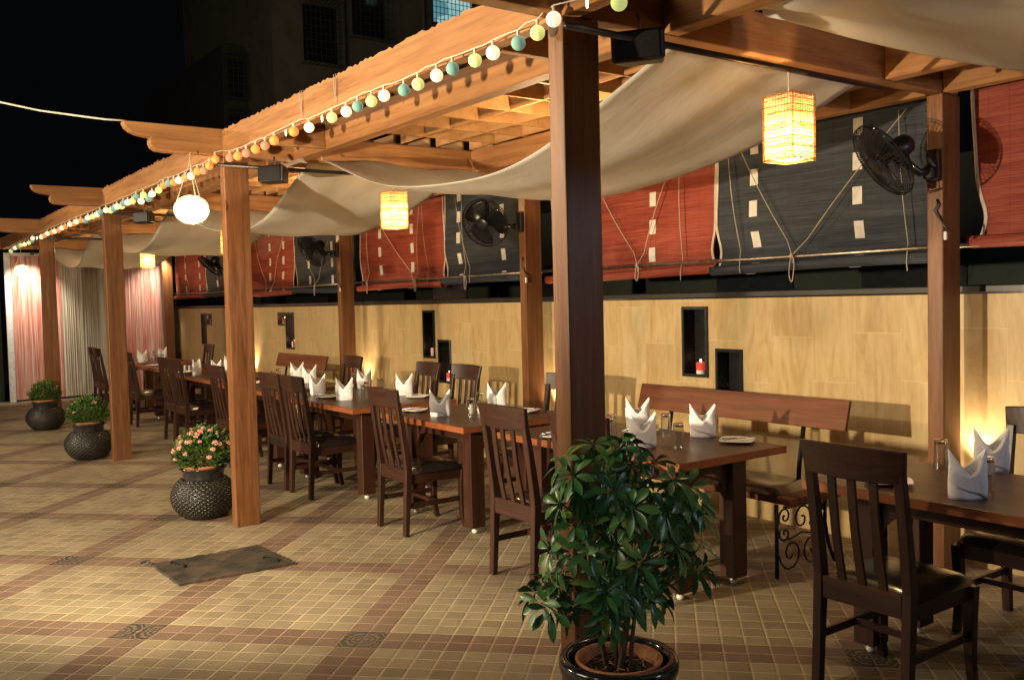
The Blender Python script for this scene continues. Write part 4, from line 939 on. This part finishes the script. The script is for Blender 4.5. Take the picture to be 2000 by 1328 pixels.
def bush(t,R_,H,nleaf,nflow,seed):
    random.seed(seed); mb=MB(); spots=[]
    for k in range(nleaf):
        th=math.acos(random.uniform(-.15,1)); a=random.uniform(0,2*PI); rr=random.uniform(.55,1)**.5*(1+.12*math.sin(3*a+seed)+.08*math.sin(7*a))
        n_=Vector((math.sin(th)*math.cos(a),math.sin(th)*math.sin(a),math.cos(th)))
        zz_=max(-.06,n_.z); kk=.72+.28*min(1,max(0,zz_+.06)/.3); p=Vector((n_.x*R_*rr*kk,n_.y*R_*rr*kk,.415+zz_*H*rr))
        d=(n_+Vector((random.uniform(-1,1),random.uniform(-1,1),random.uniform(-.6,.8)))*.8); leafquad(mb,p,d,Vector((random.uniform(-.4,.4),random.uniform(-.4,.4),1)),random.uniform(.026,.044),random.uniform(.009,.013))
    mb.build('foliage',M['leafs'],t)
    st=MB()
    for k in range(14):
        a=random.uniform(0,6.28); q=random.uniform(.2,.8); st.tube([(.02*math.cos(a),.02*math.sin(a),.36),(R_*q*.6*math.cos(a),R_*q*.6*math.sin(a),.36+H*.5),(R_*q*math.cos(a),R_*q*math.sin(a),.38+H*.8*(1-q*q)**.5)],.0025,5)
    st.build('stems',M['bark'],t)
    fl=MB()
    for k in range(34):
        z=random.uniform(-.2,1); a=random.uniform(0,2*PI); rr=(1-min(1,z*z))**.5; n_=Vector((rr*math.cos(a),rr*math.sin(a),z)); q=n_*.019
        for j in range(4):
            b_=j*PI/2+random.uniform(-.3,.3); e1=n_.orthogonal().normalized(); e2=n_.cross(e1); d=(e1*math.cos(b_)+e2*math.sin(b_)); leafquad(fl,q,d+n_*.3,n_,.0095,.0042)
    fo=None
    for k in range(nflow):
        th=math.acos(random.uniform(.12,1)); a=random.uniform(0,2*PI) if nflow>10 else random.uniform(2.2,5.8)
        loc=(R_*1.0*math.sin(th)*math.cos(a),R_*math.sin(th)*math.sin(a),.42+H*1.0*math.cos(th)+.004)
        if fo is None: o=fo=fl.build('blossom',M['pink'],t)
        else: o=fo.copy(); C.objects.link(o)
        o.location=loc; s=random.uniform(.75,1.2); o.scale=(s,s,s*.8); o.rotation_euler=(0,0,a)
p1=pot_thing()
def clone_pot(loc,rz,lb):
    return dup(p1,loc,rz,lb)
p2=clone_pot((-10.43,2.03,0),1.0,'round woven black pot of green leaves with few pink flowers by the third front post')
p3=clone_pot((-13.42,2.10,0),2.0,'farthest woven black pot of green leaves, in front of the string curtain')
p1.location=(-6.90,2.12,0); p1['label']='round woven black pot full of pink flowers beside the second front post'
bush(p1,.215,.235,2600,52,5); bush(p2,.20,.22,2200,9,8); bush(p3,.185,.20,2000,2,11)
# near glossy umbrella-leaf shrub
pt=thing('potted_shrub','large glossy green umbrella-leaf shrub in a dark glazed planter before the nearest post','potted plant',(-2.20,1.985,0))
MB().lathe([(.0005,0),(.13,0),(.150,.02),(.168,.18),(.175,.33),(.176,.35),(.190,.355),(.194,.37),(.194,.392),(.188,.402),(.166,.404),(.160,.398),(.158,.34),(.15,.30)],56).build('glazed_planter',M['glaze'],pt,smooth=True)
def chip(i,k,a): return 0
MB().lathe([(.118,.30),(.132,.372),(.140,.380),(.142,.392),(.132,.394),(.124,.375),(.118,.352)],48,(-.006,.006,0)).build('clay_pot',M['terra'],pt,smooth=True)
random.seed(2)
def sfn(uu,v): 
    a=uu*2*PI; r_=.125*v; return (r_*math.cos(a)-.006,r_*math.sin(a)+.006,.352+.012*math.sin(a*3+v*7)*v+.01*math.sin(v*19+a*5))
MB().grid(sfn,48,14).build('soil',M['soil'],pt)
stems=[[(-.03,-.02,.34),(-.045,-.035,.46),(-.07,-.05,.60),(-.10,-.04,.80)],[(.005,.0,.34),(.02,.01,.46),(.03,.03,.62),(.04,.03,.86)],[(.03,.02,.34),(.035,.03,.47),(.045,.05,.64),(.10,.10,.84)],[(-.01,.0,.34),(.0,-.01,.50),(-.02,-.03,.7),(-.02,-.02,.96)]]
for s_,r_ in zip(stems,(.009,.012,.008,.007)): MB().tube(s_,[r_,r_*.9,r_*.75,r_*.5],8).build('stem',M['bark'],pt,smooth=True)
rt=MB()
for k in range(26):
    a=random.uniform(0,6.28); q=random.uniform(.02,.11); rt.tube([(q*math.cos(a),q*math.sin(a),.358),(q*math.cos(a)+random.uniform(-.03,.03),q*math.sin(a)+random.uniform(-.03,.03),.372),(q*math.cos(a)+random.uniform(-.05,.05),q*math.sin(a)+random.uniform(-.05,.05),.359)],.0012,4)
rt.build('root_litter',M['terra'],pt)
fo=MB(); tw=MB(); random.seed(21)
WL=(.10,.42,.74,.97,1.0,.72,.06)
def big_leaf(mb,p,d,ax,L,W,droop):
    d=d.normalized(); s=d.cross(ax).normalized(); row=[]; n=6
    s=(s+ax*random.uniform(-.25,.25)).normalized(); up=s.cross(d).normalized()
    if up.dot(ax)<0: up=-up
    for i in range(n+1):
        q=i/n; wq=W*WL[i]; c=p+d*L*q-ax*droop*L*q*q*.6-Vector((0,0,1))*droop*L*q*q*.5
        row.append((c+s*wq+up*wq*.30, c, c-s*wq+up*wq*.30))
    vs=[v for r_ in row for v in r_]; fs=[]
    for i in range(n): fs+=[(i*3,i*3+1,i*3+4,i*3+3),(i*3+1,i*3+2,i*3+5,i*3+4)]
    mb.add(vs,fs)
fwd=Vector((-.81,.585,0)); rgt=Vector((.585,.81,0))
lobes=[(-.09,-.0,.97,.15,.13),(.11,.0,.92,.17,.12),(-.14,.0,.78,.15,.13),(.06,0,.77,.19,.14),(.23,0,.86,.08,.13),(-.09,0,.62,.18,.11),(.06,0,.62,.11,.09),(-.25,0,.60,.07,.05),(.02,.0,1.05,.05,.05),(-.18,0,.93,.06,.06),(.25,0,.70,.06,.07)]
cnt=0
for (sx,sd,z0,rr,rz_) in lobes:
    n=int(13*rr/.15)+2
    for k in range(n):
        th=random.uniform(0,2*PI); ph=math.acos(random.uniform(-.85,1)); q=random.uniform(.65,1.0)
        o_=Vector((math.sin(ph)*math.cos(th),math.sin(ph)*math.sin(th),math.cos(ph)))
        cpt=rgt*((sx+.012)*.90+o_.x*rr*q*.92)+fwd*(o_.y*rr*q*.9)+Vector((0,0,z0+o_.z*rz_*q))
        if cpt.z>1.12: continue
        axis=(rgt*o_.x+fwd*o_.y+Vector((0,0,o_.z*.6+.55))).normalized()
        core=Vector((0,0,z0-.10))+rgt*sx*.5; tw.tube([core+(cpt-core)*.35,cpt-axis*.015,cpt],[.003,.002,.0018],4)
        e1=axis.orthogonal().normalized(); e2=axis.cross(e1); m_=random.choice((6,7,7,8)); a0=random.uniform(0,6.28)
        for j in range(m_):
            b_=a0+2*PI*j/m_+random.uniform(-.12,.12); d=(e1*math.cos(b_)+e2*math.sin(b_))*1.0+axis*random.uniform(.05,.45)
            big_leaf(fo,cpt+d*.012,d,axis,random.uniform(.058,.086),random.uniform(.0110,.0150),random.uniform(.1,.45)); cnt+=1
fo.build('foliage',M['leaf'],pt,smooth=True); tw.build('twigs',M['leafs'],pt)
# ================================================================ DRAIN COVER
cv=thing('drain_cover','dark rusty metal cover plate lying on the tiled floor','cover',(-5.51,1.79,0),0)
random.seed(6); top=[]
c4=[(-.277,-.347),(.256,-.334),(.276,.348),(-.265,.32)]
mb=MB(); ring=[]
for i in range(4):
    a,b_=Vector((*c4[i],0)),Vector((*c4[(i+1)%4],0)); n=26
    for k in range(n):
        p=a+(b_-a)*(k/n); nn=(b_-a).cross(Vector((0,0,1))).normalized(); ring.append(p+nn*(random.uniform(-.004,.006)*(2.2 if i==3 else .6)))
n=len(ring); vs=[(p.x,p.y,.001) for p in ring]+[(p.x,p.y,.014+random.uniform(-.002,.002)) for p in ring]
mb.add(vs,[tuple(range(n,2*n)),tuple(range(n-1,-1,-1))]+[(k,(k+1)%n,n+(k+1)%n,n+k) for k in range(n)]); mb.build('plate',M['cover'],cv)
for x,y,a in((-.13,-.23,.3),(.13,.25,.3)):
    o=MB().tube([(-.07,0,.012),(-.06,0,.026),(.0,.006,.028),(.06,.0,.026),(.07,0,.012)],.006,8).build('handle',M['iron'],cv,smooth=True); o.location=(x*1.0,y,0.002); o.rotation_euler=(0,0,a)
MB().tube([(-.27,-.34,.012),(-.30,-.36,.03),(-.31,-.40,.022)],.007,6).build('bent_corner',M['iron'],cv)
# ================================================================ STRING CURTAIN BACKDROP
bk=thing('string_curtain','red and beige string curtain screen closing the far end of the terrace','curtain',(-17.9,3.7,0))
def panel(y0,y1,mat,z0=.03,z1=2.50):
    random.seed(int(y0*10)); n=int((y1-y0)/.012); W=[random.uniform(-.006,.010) for _ in range(n+1)]
    mb=MB(); vs=[];fs=[]
    for k in range(n+1):
        y=y0+(y1-y0)*k/n-3.7; vs+=[(W[k]+.02*math.sin(y*9),y,z0),(W[k]*.4+.01*math.sin(y*9),y,z1)]
    for k in range(n): fs.append((k*2,k*2+2,k*2+3,k*2+1))
    mb.add(vs,fs).build('string_panel',mat,bk,solid=.004)
panel(2.36,3.13,M['sred']); panel(3.13,4.12,M['sbeige']); panel(4.12,4.98,M['sred'])
for y0,y1 in((2.26,2.355),(4.985,5.06)): MB().box((-.03,y0-3.7,.0),(.03,y1-3.7,2.56)).build('side_frame',M['whitef'],bk)
MB().box((-.03,2.36-3.7,2.505),(.04,4.98-3.7,2.56)).build('top_frame',M['whitef'],bk)
cl=MB().box((-.14,-.10,0),(.0,.0,2.5)).build('black_column',M['rail'],bevel=.005); cl.location=(-17.72,5.085,0); tag(cl,'slim black column at the corner of curtain and wall','column')
ls=MB().box((-.15,-2.2,0),(.0,.0,2.58)).build('dark_screen',M['dwall']); ls.location=(-18.05,2.2,0); tag(ls,'dark partition left of the string curtain','partition')
# spot fixtures above the curtain
for i,(y,p) in enumerate(((2.62,190),(4.75,110))):
    t=thing('curtain_spotlight',['small spotlight over the left end of the string curtain','small spotlight over the right end of the string curtain'][i],'spotlight',(-17.35,y,2.50),group='spotlights over the string curtain')
    MB().lathe([(.0005,.06),(.03,.06),(.032,.0),(.028,-.0),(.026,.05)],16).build('lamp_can',M['blackp'],t,smooth=True)
    MB().disc(.024,.01,16).build('lamp_lens',M['bulb'],t)
    light('curtain_lamp','SPOT',(0,0,-.005),p,(1,.86,.66),(-.52,(.25-i*.25)*0,-.75),.03,88,.9,parent=t)
# ================================================================ UPLIGHTS BY THE WALL
for i,x in enumerate(PX[:4]):
    t=thing('wall_uplight',['small round uplight fixed low on the wall right of the nearest wall post','small round uplight fixed low on the wall right of the second wall post','small round uplight fixed low on the wall right of the third wall post','small round uplight fixed low on the wall right of the fourth wall post'][i],'uplight',(x+.03,5.025,.44),group='uplights low on the wall')
    MB().lathe([(.0005,0),(.05,0),(.05,.06),(.045,.075),(.038,.075),(.036,.06)],20).build('lamp_body',M['iron'],t,smooth=True)
    MB().disc(.035,.066,20).build('lamp_lens',M['bulb'],t)
    light('uplight_lamp','SPOT',(0,0,.10),46,(1,.80,.52),(0,.03,1),.03,88,.8,parent=t)
# ================================================================ BUILDINGS BEHIND
def building(name,label,x,y0,y1,ztop,mat,wins,dep=8):
    t=thing(name,label,'building',(x,y0,0))
    MB().box((-dep,0,0),(0,y1-y0,ztop)).build('facade',mat,t)
    for (wy0,wy1,wz0,wz1,lit,cage) in wins:
        y_a,y_b=wy0-y0,wy1-y0
        wv=MB().box((.004,y_a,wz0),(.03,y_b,wz1)).build('window',M['litwin'] if lit else M['darkglass'],t)
        fr=MB()
        fr.box((.004,y_a-.07,wz0-.07),(.06,y_a-.001,wz1+.07)); fr.box((.004,y_b+.001,wz0-.07),(.06,y_b+.07,wz1+.07)); fr.box((.004,y_a,wz0-.07),(.06,y_b,wz0-.001)); fr.box((.004,y_a,wz1+.001),(.06,y_b,wz1+.07))
        fr.build('frame',mat,wv)
        g_=MB(); d=cage; n=max(4,int((y_b-y_a)/.13)); m_=max(4,int((wz1-wz0)/.16))
        for k in range(n+1):
            y=y_a-.06+(y_b-y_a+.12)*k/n; g_.box((d,y-.008,wz0-.1),(d+.012,y+.008,wz1+.1))
        for k in range(m_+1):
            z=wz0-.1+(wz1-wz0+.2)*k/m_; g_.box((d+.013,y_a-.06,z-.008),(d+.024,y_b+.06,z+.008))
        if d>.2:
            for z in(wz0-.1,wz1+.1):
                for k in range(n+1):
                    y=y_a-.06+(y_b-y_a+.12)*k/n; g_.box((.02,y-.008,z-.008),(d,y+.008,z+.008))
        g_.build('grille',M['grille'],wv)
    return t
ab=building('apartment_building','dim plastered apartment block with barred windows against the night sky',-25,10.05,26,17,M['bwall'],
  [(10.95,12.0,8.5,10.1,0,.42),(12.5,13.6,9.45,10.9,0,.42),(15.3,16.75,10.25,11.9,1,.10),(17.4,18.6,10.3,11.9,0,.4),(10.95,12.0,11.6,13.2,0,.42),(12.5,13.6,12.6,14,0,.42),(10.95,12.0,5.3,6.9,0,.42),(12.5,13.6,6.2,7.8,0,.42)])
for y in(12.2,14.9): MB().tube([(.12,y-10.05,4),(.12,y-10.05,17)],.06,8).build('drain_pipe',M['bwall'],ab)
MB().box((.44,13.2-10.05,10.55),(.46,13.55-10.05,10.85)).build('lit_vent',M['litwin'],ab)
building('dark_building','darker lower block to the left of the apartment block',-27,9.3,10.04,9.2,M['bwall2'],[(9.42,9.9,5.8,7.2,0,.3),(9.42,9.9,7.7,8.8,0,.3)])
nb=MB().box((-18.5,0,0),(4,.2,2.6)).build('neighbour_wall',M['dwall']); nb.location=(0,7.0,0); tag(nb,'dim plastered wall of the neighbouring plot seen in the gap under the blinds','wall')
for k,x in enumerate((-15.2,-11.6,-9.3,-6.2,-4.6)):
    MB().box((x,-.02,1.05),(x+.9,-.003,1.95)).build('shuttered_opening',M['darkglass'],nb)
